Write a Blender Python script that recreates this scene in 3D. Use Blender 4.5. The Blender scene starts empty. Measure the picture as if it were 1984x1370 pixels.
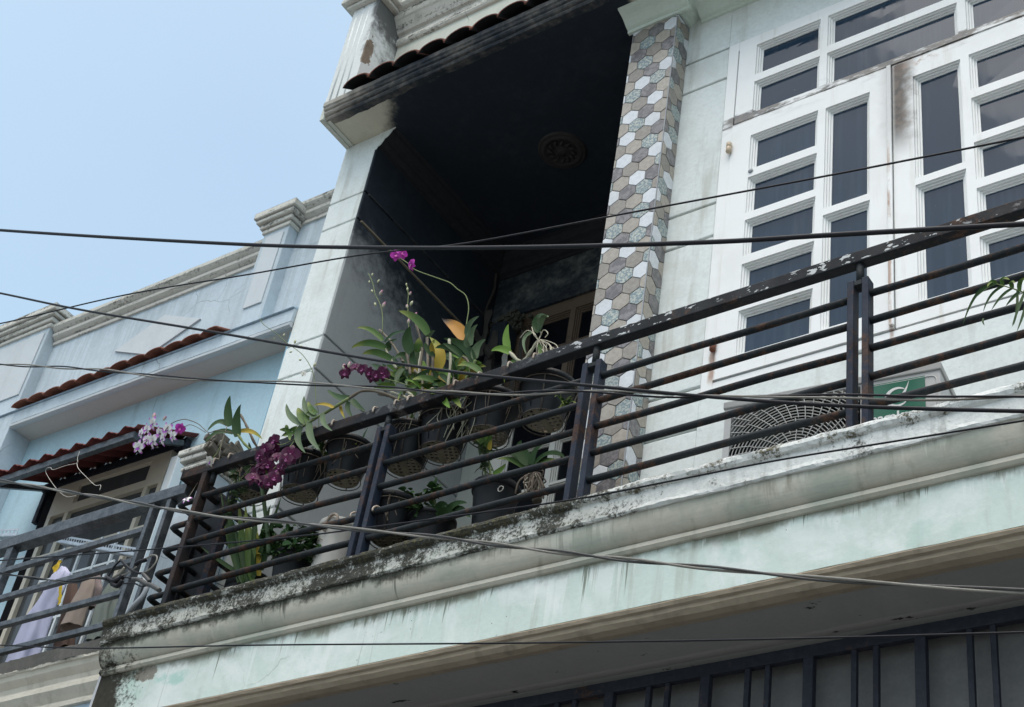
import bpy, math, random
from mathutils import Vector, Matrix, noise
random.seed(11)
SC = bpy.context.scene
COL = SC.collection
V = Vector
# ------------------------------------------------------------------ camera, sky, sun, exposure
# World axes: X runs along the house fronts to the right, Y into the houses, Z up. Metres; the camera stands at the origin, eye height 1.55.
ROT = ((0.81767778, 0.55796129, 0.14171185), (-0.26323611, 0.58131215, -0.76992398), (-0.5119666, 0.59224605, 0.62220159))
FPX, CX, CY = 3045.58, 992.0, 685.0
cam = bpy.data.cameras.new('camera')
cam.sensor_fit = 'HORIZONTAL'; cam.sensor_width = 36.0; cam.lens = FPX / 1984.0 * 36.0
cam.clip_start = 0.05; cam.clip_end = 3000.0
camo = bpy.data.objects.new('camera', cam); COL.objects.link(camo)
camo.matrix_world = Matrix(((ROT[0][0], -ROT[1][0], -ROT[2][0], 0), (ROT[0][1], -ROT[1][1], -ROT[2][1], 0), (ROT[0][2], -ROT[1][2], -ROT[2][2], 0), (0, 0, 0, 1)))
SC.camera = camo
SUN_DIR = V((0.12, -0.50, 1.25)).normalized()          # towards the sun
world = bpy.data.worlds.new('World'); SC.world = world; world.use_nodes = True
wn = world.node_tree.nodes; wl = world.node_tree.links
bgn = wn['Background']; sky = wn.new('ShaderNodeTexSky'); sky.sky_type = 'NISHITA'
sky.sun_disc = False
sky.sun_elevation = math.asin(SUN_DIR.z); sky.sun_rotation = math.atan2(SUN_DIR.x, SUN_DIR.y)
sky.air_density = 1.0; sky.dust_density = 6.0; sky.ozone_density = 0.6; sky.altitude = 0
veil = wn.new('ShaderNodeMix'); veil.data_type = 'RGBA'; veil.inputs[0].default_value = 0.40; veil.inputs[7].default_value = (2.20, 3.15, 3.55, 1)   # thin high haze
hz_n = wn.new('ShaderNodeTexNoise'); hz_c = wn.new('ShaderNodeTexCoord'); hz_m = wn.new('ShaderNodeMapRange'); wl.new(hz_c.outputs['Generated'], hz_n.inputs['Vector'])
hz_n.inputs['Scale'].default_value = 1.6; hz_n.inputs['Detail'].default_value = 5; hz_n.inputs['Roughness'].default_value = 0.5; wl.new(hz_n.outputs['Fac'], hz_m.inputs[0])
hz_m.inputs[1].default_value = 0.3; hz_m.inputs[2].default_value = 0.7; hz_m.inputs[3].default_value = 0.36; hz_m.inputs[4].default_value = 0.62; wl.new(hz_m.outputs[0], veil.inputs[0])
wl.new(sky.outputs[0], veil.inputs[6]); wl.new(veil.outputs[2], bgn.inputs[0]); bgn.inputs[1].default_value = 0.15
sun = bpy.data.lights.new('sun', 'SUN'); sun.energy = 0.65; sun.angle = math.radians(50); sun.color = (1.0, 0.98, 0.95)
suno = bpy.data.objects.new('sun', sun); COL.objects.link(suno)
suno.rotation_euler = SUN_DIR.to_track_quat('Z', 'Y').to_euler(); suno.location = SUN_DIR * 40
SC.view_settings.view_transform = 'Standard'; SC.view_settings.look = 'None'
SC.view_settings.exposure = 0.95; SC.view_settings.gamma = 1.0
SC.cycles.use_denoising = True
SC.cycles.max_bounces = 6; SC.cycles.diffuse_bounces = 4; SC.cycles.glossy_bounces = 2; SC.cycles.transmission_bounces = 2

def at(x, y, d):
    """point on the vertical plane Y = d seen at photo pixel (x, y)"""
    u, v = x - CX, y - CY
    r = [ROT[0][k] * u + ROT[1][k] * v + ROT[2][k] * FPX for k in range(3)]
    return V(r) * (d / r[1])

# ------------------------------------------------------------------ mesh helpers
class MB:
    def __init__(self): self.v = []; self.f = []; self.s = []; self.t = []
    def add(self, vs, fs, smooth=False, ts=None):
        o = len(self.v); self.v += [tuple(p) for p in vs]
        self.f += [tuple(i + o for i in q) for q in fs]; self.s += [smooth] * len(fs)
        self.t += ts if ts else [0.0] * len(vs)
        return self
    def box(self, x0, x1, y0, y1, z0, z1):
        return self.add([(x0,y0,z0),(x1,y0,z0),(x1,y1,z0),(x0,y1,z0),(x0,y0,z1),(x1,y0,z1),(x1,y1,z1),(x0,y1,z1)],
            [(0,3,2,1),(4,5,6,7),(0,1,5,4),(1,2,6,5),(2,3,7,6),(3,0,4,7)])
    def obox(self, c, ax, ay, az):
        """box given centre and three half-axis vectors"""
        c = V(c); P = [c + ax*a + ay*b + az*e for e in (-1,1) for a, b in ((-1,-1),(1,-1),(1,1),(-1,1))]
        return self.add(P, [(0,3,2,1),(4,5,6,7),(0,1,5,4),(1,2,6,5),(2,3,7,6),(3,0,4,7)])
    def bar(self, a, b, w, h, up=V((0,0,1))):
        a, b = V(a), V(b); t = (b-a); L = t.length; t.normalize()
        s = t.cross(up).normalized(); u = s.cross(t)
        return self.obox((a+b)/2, t*L/2, s*w/2, u*h/2)
    def tube(self, pts, r, n=8, cap=True, smooth=True, ts=None):
        pts = [V(p) for p in pts]; m = len(pts); rr = r if isinstance(r, (list, tuple)) else [r]*m
        vs = []; fs = []; tt = []
        prev = None
        for i, p in enumerate(pts):
            t = (pts[min(i+1, m-1)] - pts[max(i-1, 0)])
            t = t.normalized() if t.length > 1e-9 else V((0,0,1))
            if prev is None:
                ref = V((0,0,1)) if abs(t.z) < .9 else V((1,0,0))
                s = t.cross(ref).normalized()
            else:
                s = prev - t*prev.dot(t); s = s.normalized() if s.length > 1e-9 else t.orthogonal().normalized()
            prev = s; u = t.cross(s)
            for k in range(n):
                a = 2*math.pi*k/n; vs.append(p + (s*math.cos(a) + u*math.sin(a))*rr[i]); tt.append(i/(m-1) if m > 1 else 0)
        for i in range(m-1):
            for k in range(n):
                k2 = (k+1) % n; fs.append((i*n+k, i*n+k2, (i+1)*n+k2, (i+1)*n+k))
        self.add(vs, fs, smooth, tt)
        if cap:
            o = len(self.v) - len(vs)
            self.f += [tuple(o+k for k in reversed(range(n))), tuple(o+(m-1)*n+k for k in range(n))]; self.s += [False, False]
        return self
    def lathe(self, prof, c, n=24, skip=None, smooth=True, M=None):
        c = V(c); vs = []; fs = []
        for r, z in prof:
            for k in range(n):
                a = 2*math.pi*k/n; p = V((r*math.cos(a), r*math.sin(a), z)); vs.append((M @ p if M else p) + c)
        for i in range(len(prof)-1):
            for k in range(n):
                if skip and skip(i, k): continue
                k2 = (k+1) % n; fs.append((i*n+k, i*n+k2, (i+1)*n+k2, (i+1)*n+k))
        return self.add(vs, fs, smooth)
    def sweep(self, prof, x0, x1, n=1, jit=0.0, smooth=False, f=None, seed=0.0):
        """closed (y, z) profile swept along X; jit roughens it"""
        m = len(prof); vs = []; fs = []
        for i in range(n+1):
            x = x0 + (x1-x0)*i/n
            for k, (y, z) in enumerate(prof):
                if jit:
                    q = V((x*9+seed, k*3.1+seed, 0)); q2 = V((x*45, k*5.7, seed))
                    a = noise.noise(q)*jit + noise.noise(q2)*jit*.7; b = noise.noise(q+V((0,0,9)))*jit + noise.noise(q2+V((0,0,9)))*jit*.7
                else: a = b = 0
                vs.append((x, y+a, z+b))
        for i in range(n):
            for k in range(m):
                k2 = (k+1) % m; fs.append((i*m+k, i*m+k2, (i+1)*m+k2, (i+1)*m+k))
        fs += [tuple(range(m)), tuple(n*m+k for k in reversed(range(m)))]
        return self.add(vs, fs, smooth)
    def prism(self, poly, off, chamfer=0.0):
        """convex polygon of 3-D points pushed along off, top edge chamfered"""
        m = len(poly); poly = [V(p) for p in poly]; c = sum(poly, V())/m; off = V(off); h = off.length
        vs = list(poly); fs = []
        if chamfer:
            vs += [p + off*(1-chamfer/h*0.6) for p in poly]
            vs += [p + (c-p).normalized()*min(chamfer, (c-p).length*.4) + off for p in poly]; L = 3
        else: vs += [p + off for p in poly]; L = 2
        for l in range(L-1):
            for k in range(m):
                k2 = (k+1) % m; fs.append((l*m+k, l*m+k2, (l+1)*m+k2, (l+1)*m+k))
        fs += [tuple(reversed(range(m))), tuple((L-1)*m+k for k in range(m))]
        return self.add(vs, fs)
    def mesh(self, name, mat):
        me = bpy.data.meshes.new(name); me.from_pydata(self.v, [], self.f)
        me.polygons.foreach_set('use_smooth', self.s)
        if any(self.t):
            a = me.attributes.new('t', 'FLOAT', 'POINT'); a.data.foreach_set('value', self.t)
        me.materials.append(MAT[mat] if isinstance(mat, str) else mat)
        me.validate(); me.update()
        return me
    def build(self, name, mat, parent=None, bevel=0.0, kind=None):
        o = bpy.data.objects.new(name, self.mesh(name, mat)); COL.objects.link(o); o.parent = parent
        if bevel:
            b = o.modifiers.new('bevel', 'BEVEL'); b.width = bevel; b.segments = 2; b.limit_method = 'ANGLE'; b.angle_limit = math.radians(40)
        if kind: o['kind'] = kind
        return o
def inst(o, name, parent, loc=None, rotz=0):
    c = o.copy(); c.name = name; COL.objects.link(c); c.parent = parent
    if loc is not None: c.location = loc
    c.rotation_euler.z = rotz
    return c
def tag(o, label, cat, group=None):
    o['label'] = label; o['category'] = cat
    if group: o['group'] = group
    return o
def thing(name, label, cat, loc=(0,0,0), group=None):
    o = bpy.data.objects.new(name, None); COL.objects.link(o); o.empty_display_size = .1
    return tag(o, label, cat, group)
def spline(pts, n=6):
    """Catmull-Rom through points"""
    P = [V(p) for p in pts]; P = [P[0]*2-P[1]] + P + [P[-1]*2-P[-2]]; out = []
    for i in range(1, len(P)-2):
        a, b, c, d = P[i-1:i+3]
        for k in range(n):
            t = k/n; out.append(.5*((2*b) + (c-a)*t + (2*a-5*b+4*c-d)*t*t + (3*b-a-3*c+d)*t**3))
    out.append(P[-2]); return out
def bez(a, b, c, t): return a*(1-t)**2 + b*2*t*(1-t) + c*t*t
def clip(poly, x0, x1, y0, y1):
    def cut(ps, ax, val, keep_gt):
        out = []
        for i, p in enumerate(ps):
            q = ps[(i+1) % len(ps)]
            pi = (p[ax] >= val) == keep_gt or p[ax] == val; qi = (q[ax] >= val) == keep_gt or q[ax] == val
            if pi: out.append(p)
            if pi != qi:
                t = (val-p[ax])/(q[ax]-p[ax]); out.append((p[0]+(q[0]-p[0])*t, p[1]+(q[1]-p[1])*t))
        return out
    for ax, val, g in ((0,x0,True),(0,x1,False),(1,y0,True),(1,y1,False)):
        if len(poly) < 3: return []
        poly = cut(poly, ax, val, g)
    return poly

# ------------------------------------------------------------------ materials
MAT = {}
class NB:
    def __init__(self, name, rough=.8, spec=.3, metal=0.0):
        m = bpy.data.materials.new(name); m.use_nodes = True; self.m = m; MAT[name] = m
        self.n = m.node_tree.nodes; self.l = m.node_tree.links; self.b = self.n['Principled BSDF']
        self.b.inputs['Roughness'].default_value = rough; self.b.inputs['Specular IOR Level'].default_value = spec; self.b.inputs['Metallic'].default_value = metal
        self._pos = None
    def pos(self):
        if self._pos is None: self._pos = self.n.new('ShaderNodeNewGeometry').outputs['Position']
        return self._pos
    def put(self, sock, v):
        if isinstance(v, (int, float)): sock.default_value = v
        elif isinstance(v, (tuple, list)): sock.default_value = (*v, 1.0) if len(v) == 3 and sock.type == 'RGBA' else v
        else: self.l.new(v, sock)
    def math(self, op, a, b=0.0, c=None, clamp=False):
        n = self.n.new('ShaderNodeMath'); n.operation = op; n.use_clamp = clamp; self.put(n.inputs[0], a); self.put(n.inputs[1], b)
        if c is not None: self.put(n.inputs[2], c)
        return n.outputs[0]
    def mapping(self, scale=(1,1,1), loc=(0,0,0), vec=None):
        n = self.n.new('ShaderNodeMapping'); self.l.new(vec or self.pos(), n.inputs[0]); n.inputs['Scale'].default_value = scale; n.inputs['Location'].default_value = loc
        return n.outputs[0]
    def noise(self, scale, detail=4, rough=.6, vec=None, dist=0.0):
        n = self.n.new('ShaderNodeTexNoise'); self.l.new(vec or self.pos(), n.inputs['Vector'])
        n.inputs['Scale'].default_value = scale; n.inputs['Detail'].default_value = detail; n.inputs['Roughness'].default_value = rough; n.inputs['Distortion'].default_value = dist
        return n.outputs['Fac']
    def voro(self, scale, feature='DISTANCE_TO_EDGE', vec=None):
        n = self.n.new('ShaderNodeTexVoronoi'); n.feature = feature; self.l.new(vec or self.pos(), n.inputs['Vector']); n.inputs['Scale'].default_value = scale
        return n.outputs['Distance']
    def step(self, x, a, b, lo=0.0, hi=1.0):
        n = self.n.new('ShaderNodeMapRange'); n.interpolation_type = 'SMOOTHSTEP'; self.put(n.inputs[0], x)
        for i, q in ((1,a),(2,b),(3,lo),(4,hi)): self.put(n.inputs[i], q)
        return n.outputs[0]
    def mix(self, fac, a, b, blend='MIX'):
        n = self.n.new('ShaderNodeMix'); n.data_type = 'RGBA'; n.blend_type = blend; self.put(n.inputs[0], fac); self.put(n.inputs[6], a); self.put(n.inputs[7], b)
        return n.outputs[2]
    def xyz(self, vec=None):
        n = self.n.new('ShaderNodeSeparateXYZ'); self.l.new(vec or self.pos(), n.inputs[0]); return n.outputs
    def attr(self, name):
        n = self.n.new('ShaderNodeAttribute'); n.attribute_name = name; return n.outputs['Fac']
    def objrand(self):
        return self.n.new('ShaderNodeObjectInfo').outputs['Random']
    def bump(self, h, strength=.3, dist=.01):
        n = self.n.new('ShaderNodeBump'); n.inputs['Strength'].default_value = strength; n.inputs['Distance'].default_value = dist; self.put(n.inputs['Height'], h)
        self.l.new(n.outputs[0], self.b.inputs['Normal'])
    def col(self, c): self.put(self.b.inputs['Base Color'], c); return self
    def rough(self, r): self.put(self.b.inputs['Roughness'], r); return self

def cracks(b, sc=2.2, width=.006, mask=(.55,.62), seed=0.0):
    v = b.mapping((1,1,1), (seed, seed*2, seed*3))
    n = b.n.new('ShaderNodeTexNoise'); b.l.new(v, n.inputs['Vector']); n.inputs['Scale'].default_value = 6; n.inputs['Detail'].default_value = 5
    mx = b.n.new('ShaderNodeMix'); mx.data_type = 'VECTOR'; mx.inputs[0].default_value = .10
    b.l.new(v, mx.inputs[4]); b.l.new(n.outputs['Color'], mx.inputs[5])
    e = b.voro(sc, vec=mx.outputs[1])
    line = b.step(e, width*.3, width, 1.0, 0.0)
    m = b.step(b.noise(1.3, 3, vec=v), mask[0], mask[1])
    return b.math('MULTIPLY', line, m)
def plaster(name, base, stain=(.22,.21,.17), amt=.35, streak=.35, crack=.0, bump=.25, extra=None, rough=.88, fine=.10, seed=0.0):
    b = NB(name, rough)
    n1 = b.noise(1.7, 6, .62, b.mapping((1,1,1),(seed,seed,seed))); n2 = b.noise(9, 6, .65); n3 = b.noise(60, 3, .6)
    c = b.mix(b.math('MULTIPLY', b.step(n3, .35, .75), fine), base, tuple(x*.55 for x in base))
    blot = b.math('MULTIPLY', b.step(b.math('MULTIPLY_ADD', n2, .5, b.math('MULTIPLY', n1, .5)), .46, .68), amt)
    c = b.mix(blot, c, tuple(x*.6+s*.4 for x, s in zip(base, stain)))
    st = b.noise(1.0, 5, .6, b.mapping((14,14,1.1)))
    c = b.mix(b.math('MULTIPLY', b.math('MULTIPLY', b.step(st, .52, .72), b.step(n1, .35, .6)), streak), c, stain)
    if crack:
        c = b.mix(b.math('MULTIPLY', cracks(b, seed=seed), crack), c, (.06,.055,.05))
    if extra: c = extra(b, c)
    b.col(c)
    b.bump(b.math('ADD', b.math('MULTIPLY', n2, .6), b.math('MULTIPLY', n3, .4)), bump, .006)
    return b
def drips(b, ztop, length, dens=30.0, lo=.50, hi=.66, seed=0.0):
    # runs of grime hanging from a ledge: each column of noise has its own length
    x, y, z = b.xyz()
    col = b.noise(1.0, 4, .75, b.mapping((dens, .01, .25), (seed, seed, 0)))
    clump = b.noise(1.0, 3, .6, b.mapping((1.7, .01, .01), (seed*2, 0, 0)))
    L = b.math('MULTIPLY', b.math('MULTIPLY', b.step(col, lo, hi), b.step(clump, .40, .62)), length)
    f = b.math('DIVIDE', b.math('SUBTRACT', ztop, z), b.math('MAXIMUM', L, .002))
    return b.math('MULTIPLY', b.step(f, .55, 1.1, 1, 0), b.step(L, .004, .02))
SOOT = (.016,.023,.033)

def ex_wall(b, c):           # hairline chips low on the window wall
    x, y, z = b.xyz()
    m = b.math('MULTIPLY', b.step(b.noise(26, 4, .6), .66, .72), b.step(z, 3.9, 3.4))
    return b.mix(b.math('MULTIPLY', m, .5), c, (.33,.38,.40))
plaster('wall_plaster', (.71,.76,.745), (.36,.35,.29), .75, .5, .85, .35, ex_wall, fine=.22)
plaster('canopy_plaster', (.58,.60,.53), (.24,.22,.18), .55, .4, .6)
plaster('green_trim', (.60,.68,.61), (.36,.38,.31), .3, .15, 0, .15)

def endmould(b, c, x, dx=0.0):        # thick black mould on the slab's left end
    nn = b.math('MULTIPLY_ADD', b.noise(9, 7, .72), .55, b.math('SUBTRACT', 0.0, x))
    e = b.step(nn, 4.95+dx, 5.03+dx)
    g = b.math('MULTIPLY', b.step(nn, 4.84+dx, 4.99+dx), b.step(b.noise(60, 4, .7), .52, .60))
    return b.mix(b.math('MAXIMUM', e, b.math('MULTIPLY', g, .8)), c, b.mix(b.noise(40, 4), (.008,.008,.006), (.055,.052,.035)))
def ex_curb(b, c):
    x, y, z = b.xyz()
    n = b.noise(7, 7, .7); nf = b.noise(75, 6, .8); nm = b.noise(20, 6, .7); nl = b.noise(1.6, 3)
    left = b.step(b.math('MULTIPLY_ADD', nl, 1.6, b.math('SUBTRACT', 0.0, x)), 2.9, 4.0)          # mould thickens to the left
    top = b.step(z, 2.835, 2.862)
    lvl = b.math('MULTIPLY_ADD', left, .155, b.math('MULTIPLY', top, .07))
    v = b.math('ADD', b.math('MULTIPLY_ADD', nf, .60, b.math('MULTIPLY_ADD', nm, .25, b.math('MULTIPLY_ADD', n, .62, -.21))), lvl)
    m = b.step(v, .60, .72)
    c = b.mix(b.math('MULTIPLY', b.math('MULTIPLY', b.step(nm, .42, .62), left), .6), c, b.mix(b.step(nl, .4, .6), (.40,.50,.44), (.56,.57,.50)))
    c = b.mix(b.math('MULTIPLY', left, .55), c, (.30,.31,.265))
    c = b.mix(b.math('MULTIPLY', m, .96), c, b.mix(b.step(nf, .4, .7), (.010,.011,.008), (.045,.043,.030)))
    y2 = b.math('MULTIPLY', b.math('MULTIPLY', top, b.step(n, .45, .62)), b.math('MULTIPLY', b.step(nf, .45, .6), .6))
    return b.mix(y2, c, (.15,.13,.06))
plaster('curb_plaster', (.66,.68,.66), (.14,.135,.12), .6, .55, .9, .9, ex_curb, .95, .35)
def ex_cove(b, c):
    x, y, z = b.xyz()
    left = b.step(b.math('SUBTRACT', 0.0, x), 2.2, 4.2)
    st = b.noise(1.0, 6, .7, b.mapping((34,3,3), (0,0,0)), .6)
    topd = b.step(b.math('MULTIPLY_ADD', b.noise(5, 4, .6), .11, z), 2.79, 2.86)
    m = b.math('MULTIPLY', b.math('MULTIPLY', b.step(st, .47, .60), topd), b.math('MULTIPLY_ADD', left, .85, .10))
    m = b.math('MULTIPLY', m, b.step(b.noise(1.9, 3), .36, .52))
    c = b.mix(b.math('MULTIPLY', b.step(b.noise(3.2, 5, .6), .45, .66), .6), c, (.29,.33,.285))
    c = b.mix(b.math('MULTIPLY', drips(b, 2.79, .10, 16, .46, .6, 3.), .40), c, (.62,.62,.55))
    c = b.mix(b.math('MULTIPLY', m, .95), c, (.025,.028,.02))
    d = b.math('MULTIPLY', drips(b, 2.785, .12, 42, .50, .64, 1.), b.math('MULTIPLY_ADD', left, .85, .15))
    bb = b.math('MULTIPLY', b.step(b.math('MULTIPLY_ADD', b.noise(11, 6, .72), .13, z), 2.800, 2.835), b.math('MULTIPLY_ADD', b.step(b.math('SUBTRACT', 0.0, x), 2.6, 3.4), .8, .12))
    c = b.mix(bb, c, b.mix(b.noise(50, 4), (.008,.010,.007), (.06,.062,.042)))
    return endmould(b, b.mix(b.math('MULTIPLY', d, .88), c, (.022,.025,.017)), x, .06)
plaster('cove_plaster', (.52,.50,.425), (.20,.19,.14), .65, .6, .35, .4, ex_cove)
def ex_fascia(b, c):
    x, y, z = b.xyz()
    c = b.mix(b.step(b.noise(2.6, 6, .65, None, .5), .46, .64), c, (.68,.735,.705))
    c = b.mix(b.math('MULTIPLY', b.step(b.noise(4.2, 5, .6, b.mapping((1,1,1),(5,5,5))), .56, .68), .5), c, (.37,.53,.465))
    t = b.math('MULTIPLY', b.step(b.math('MULTIPLY_ADD', b.noise(11, 5), .08, z), 2.64, 2.70), b.step(b.noise(4, 4), .42, .6))
    c = b.mix(b.math('MULTIPLY', t, .85), c, (.09,.085,.055))
    st = b.math('MULTIPLY', b.step(b.noise(1.0, 5, .65, b.mapping((40,4,1.2))), .58, .70), b.step(b.noise(1.5, 3), .5, .64))
    c = b.mix(b.math('MULTIPLY', st, .7), c, (.15,.16,.12))
    dr = b.math('MULTIPLY', drips(b, 2.67, .20, 34, .50, .66, 5.), .75)
    c = b.mix(dr, c, (.11,.12,.085))
    c = b.mix(b.math('MULTIPLY', drips(b, 2.67, .26, 12, .48, .62, 9.), .45), c, (.74,.79,.76))
    ed = b.math('MULTIPLY', b.step(b.math('MULTIPLY_ADD', b.noise(8, 6, .7), .10, z), 2.675, 2.715), .8)
    c = b.mix(ed, c, (.20,.20,.15))
    dots = b.math('MULTIPLY', b.step(b.voro(30, 'F1'), .05, .09, 1, 0), b.step(b.noise(3), .5, .62))
    c = b.mix(dots, c, (.05,.05,.04))
    # bare render patch and fresher turquoise paint near the left end
    d1 = b.math('ADD', b.math('POWER', b.math('DIVIDE', b.math('ADD', x, 4.60), .085), 2.0), b.math('POWER', b.math('DIVIDE', b.math('SUBTRACT', z, 2.625), .035), 2.0))
    c = b.mix(b.math('MULTIPLY', b.step(b.math('MULTIPLY_ADD', b.noise(16, 7, .7), 5.0, d1), 2.9, 3.2, 1, 0), .9), c, b.mix(b.noise(30, 4), (.14,.12,.095), (.27,.235,.19)))
    d2 = b.math('ADD', b.math('POWER', b.math('DIVIDE', b.math('ADD', x, 4.45), .11), 2.0), b.math('POWER', b.math('DIVIDE', b.math('SUBTRACT', z, 2.585), .045), 2.0))
    c = b.mix(b.math('MULTIPLY', b.step(b.math('MULTIPLY_ADD', b.noise(9, 6, .65), 4.5, d2), 2.5, 3.2, 1, 0), .7), c, (.33,.56,.50))
    return endmould(b, c, x)
plaster('fascia_plaster', (.56,.655,.605), (.32,.33,.28), .45, .5, .35, .35, ex_fascia)
plaster('edge_mould', (.30,.25,.185), (.10,.085,.065), .8, .5, .4, .5)
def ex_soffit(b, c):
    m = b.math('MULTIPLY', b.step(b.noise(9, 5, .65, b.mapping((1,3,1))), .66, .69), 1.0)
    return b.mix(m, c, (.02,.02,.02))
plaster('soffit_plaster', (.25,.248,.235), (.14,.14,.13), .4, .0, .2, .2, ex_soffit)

def soot_mat(name, base, fn, brown=.0):
    def ex(b, c):
        f = fn(b); n = b.noise(4.5, 6, .65); nf = b.noise(22, 5, .7)
        f = b.math('ADD', f, b.math('MULTIPLY', b.math('SUBTRACT', b.math('MULTIPLY_ADD', nf, .45, b.math('MULTIPLY', n, .55)), .5), 1.5))
        s = b.step(f, .15, .95)
        if brown: c = b.mix(b.math('MULTIPLY', b.step(f, -.1, .5), brown), c, (.17,.135,.105))
        so = b.mix(b.step(b.math('MULTIPLY_ADD', nf, .4, b.math('MULTIPLY', b.noise(1.0, 6, .7, b.mapping((3,3,1.2), (4,2,1))), .6)), .46, .64), SOOT, (.022,.032,.043))
        return b.mix(s, c, so)
    return plaster(name, base, (.16,.15,.13), .4, .15, .2, .3, ex)
def f_side(b):
    x, y, z = b.xyz()
    zt = b.math('MULTIPLY_ADD', b.math('SUBTRACT', y, 3.95), -.34, 4.98)
    return b.math('DIVIDE', b.math('SUBTRACT', z, zt), .62)
soot_mat('soot_side', (.37,.39,.39), f_side)
def f_back(b):
    x, y, z = b.xyz(); return b.math('MINIMUM', b.math('DIVIDE', b.math('SUBTRACT', z, 4.75), .5), .78)
soot_mat('soot_back', (.36,.38,.35), f_back)
def f_ceil(b):
    x, y, z = b.xyz()
    l = b.math('ADD', b.math('DIVIDE', b.math('ADD', x, 4.66), .16), b.math('DIVIDE', b.math('SUBTRACT', y, 3.96), .22))
    r = b.math('DIVIDE', b.math('SUBTRACT', -2.93, x), .06)
    return b.math('MINIMUM', b.math('MAXIMUM', l, -1.0), r)
soot_mat('soot_ceiling', (.60,.58,.47), f_ceil)
def f_fasc(b):
    x, y, z = b.xyz()
    l = b.math('MULTIPLY_ADD', b.math('ADD', x, 4.75), 2.2, .05)
    g = b.math('MULTIPLY', b.math('SUBTRACT', 6.19, z), 5.0)
    return b.math('MINIMUM', b.math('ADD', l, g), .80)
soot_mat('soot_fascia', (.40,.385,.345), f_fasc, .5)
def f_crown(b): return b.math('ADD', 1.5, 0.0)
soot_mat('soot_crown', (.2,.2,.2), f_crown)
def f_door(b):
    x, y, z = b.xyz(); return b.math('DIVIDE', b.math('SUBTRACT', z, 5.58), .75)
soot_mat('soot_door', (.70,.69,.64), f_door, .0)
# smoke-browned upper door
b = MAT['soot_door']
def doorpaint():
    b = NB('door_paint', .6)
    x, y, z = b.xyz(); n = b.noise(5, 5, .6)
    f = b.step(b.math('MULTIPLY_ADD', n, .5, z), 4.85, 5.45)
    c = b.mix(f, (.68,.67,.62), (.135,.098,.07))
    c = b.mix(b.math('MULTIPLY', f, b.step(b.noise(9, 6, .7), .5, .75)), c, (.03,.026,.022))
    b.col(c); b.bump(b.noise(40), .15, .004)
doorpaint()

def winpaint():
    b = NB('window_paint', .5, .4)
    x, y, z = b.xyz(); n = b.noise(4, 5, .6); nf = b.noise(26, 5, .65)
    c = b.mix(b.math('MULTIPLY', b.step(n, .45, .7), .35), (.80,.815,.805), (.66,.66,.625))
    c = b.mix(b.math('MULTIPLY', b.step(b.noise(1.0, 5, .6, b.mapping((22,22,1.5))), .58, .75), .35), c, (.48,.43,.35))
    # scorch along the transom's lower rail and at the meeting stiles
    zz = b.math('ABSOLUTE', b.math('SUBTRACT', z, 5.232))
    n1 = b.noise(1.0, 5, .65, b.mapping((7,7,22)))
    s1 = b.math('MULTIPLY', b.step(zz, .028, .04, 1, 0), b.step(n1, .40, .56))
    s1 = b.math('MAXIMUM', s1, b.math('MULTIPLY', b.step(zz, .03, .10, 1, 0), b.math('MULTIPLY', b.step(n1, .5, .72), .45)))
    dx = b.math('SUBTRACT', x, -1.722)
    wide = b.step(b.math('MULTIPLY_ADD', nf, .07, b.math('MULTIPLY_ADD', n, .13, b.math('ABSOLUTE', dx))), .125, .205, 1, 0)
    side = b.step(dx, -.02, .0, .28, 1.0)
    ht = b.math('MULTIPLY', b.step(z, 4.60, 4.86), b.step(z, 5.195, 5.21, 1, .0))
    s2 = b.math('MULTIPLY', b.math('MULTIPLY', wide, side), ht)
    c = b.mix(b.math('MULTIPLY', b.math('MAXIMUM', b.math('MULTIPLY', s1, .85), s2), .96), c, b.mix(b.step(nf, .35, .65), (.10,.072,.05), (.012,.010,.009)))
    # rust runs below the meeting stile and the hinges
    r1 = b.math('MULTIPLY', b.step(b.math('MULTIPLY_ADD', b.noise(30, 4), .012, b.math('ABSOLUTE', b.math('ADD', x, 1.752))), .009, .018, 1, 0), b.step(z, 4.9, 4.5))
    r1 = b.math('MULTIPLY', r1, b.step(b.noise(1, 4, .6, b.mapping((9,9,6))), .42, .6))
    r2 = b.math('MULTIPLY', b.step(b.math('MULTIPLY_ADD', b.noise(24, 4), .02, b.math('ABSOLUTE', b.math('ADD', x, 2.488))), .018, .032, 1, 0), b.step(b.math('ABSOLUTE', b.math('SUBTRACT', z, 3.86)), .06, .12, 1, 0))
    r3 = b.math('MULTIPLY', b.step(b.math('ABSOLUTE', b.math('ADD', x, 1.62)), .0, .16, 1, 0), b.step(b.math('ABSOLUTE', b.math('SUBTRACT', z, 5.175)), .0, .05, 1, 0))
    c = b.mix(b.math('MULTIPLY', b.math('MAXIMUM', r1, b.math('MAXIMUM', r2, b.math('MULTIPLY', r3, b.step(nf, .45, .65)))), .75), c, (.30,.14,.06))
    b.col(c); b.bump(b.math('ADD', nf, n), .12, .004)
winpaint()
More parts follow.
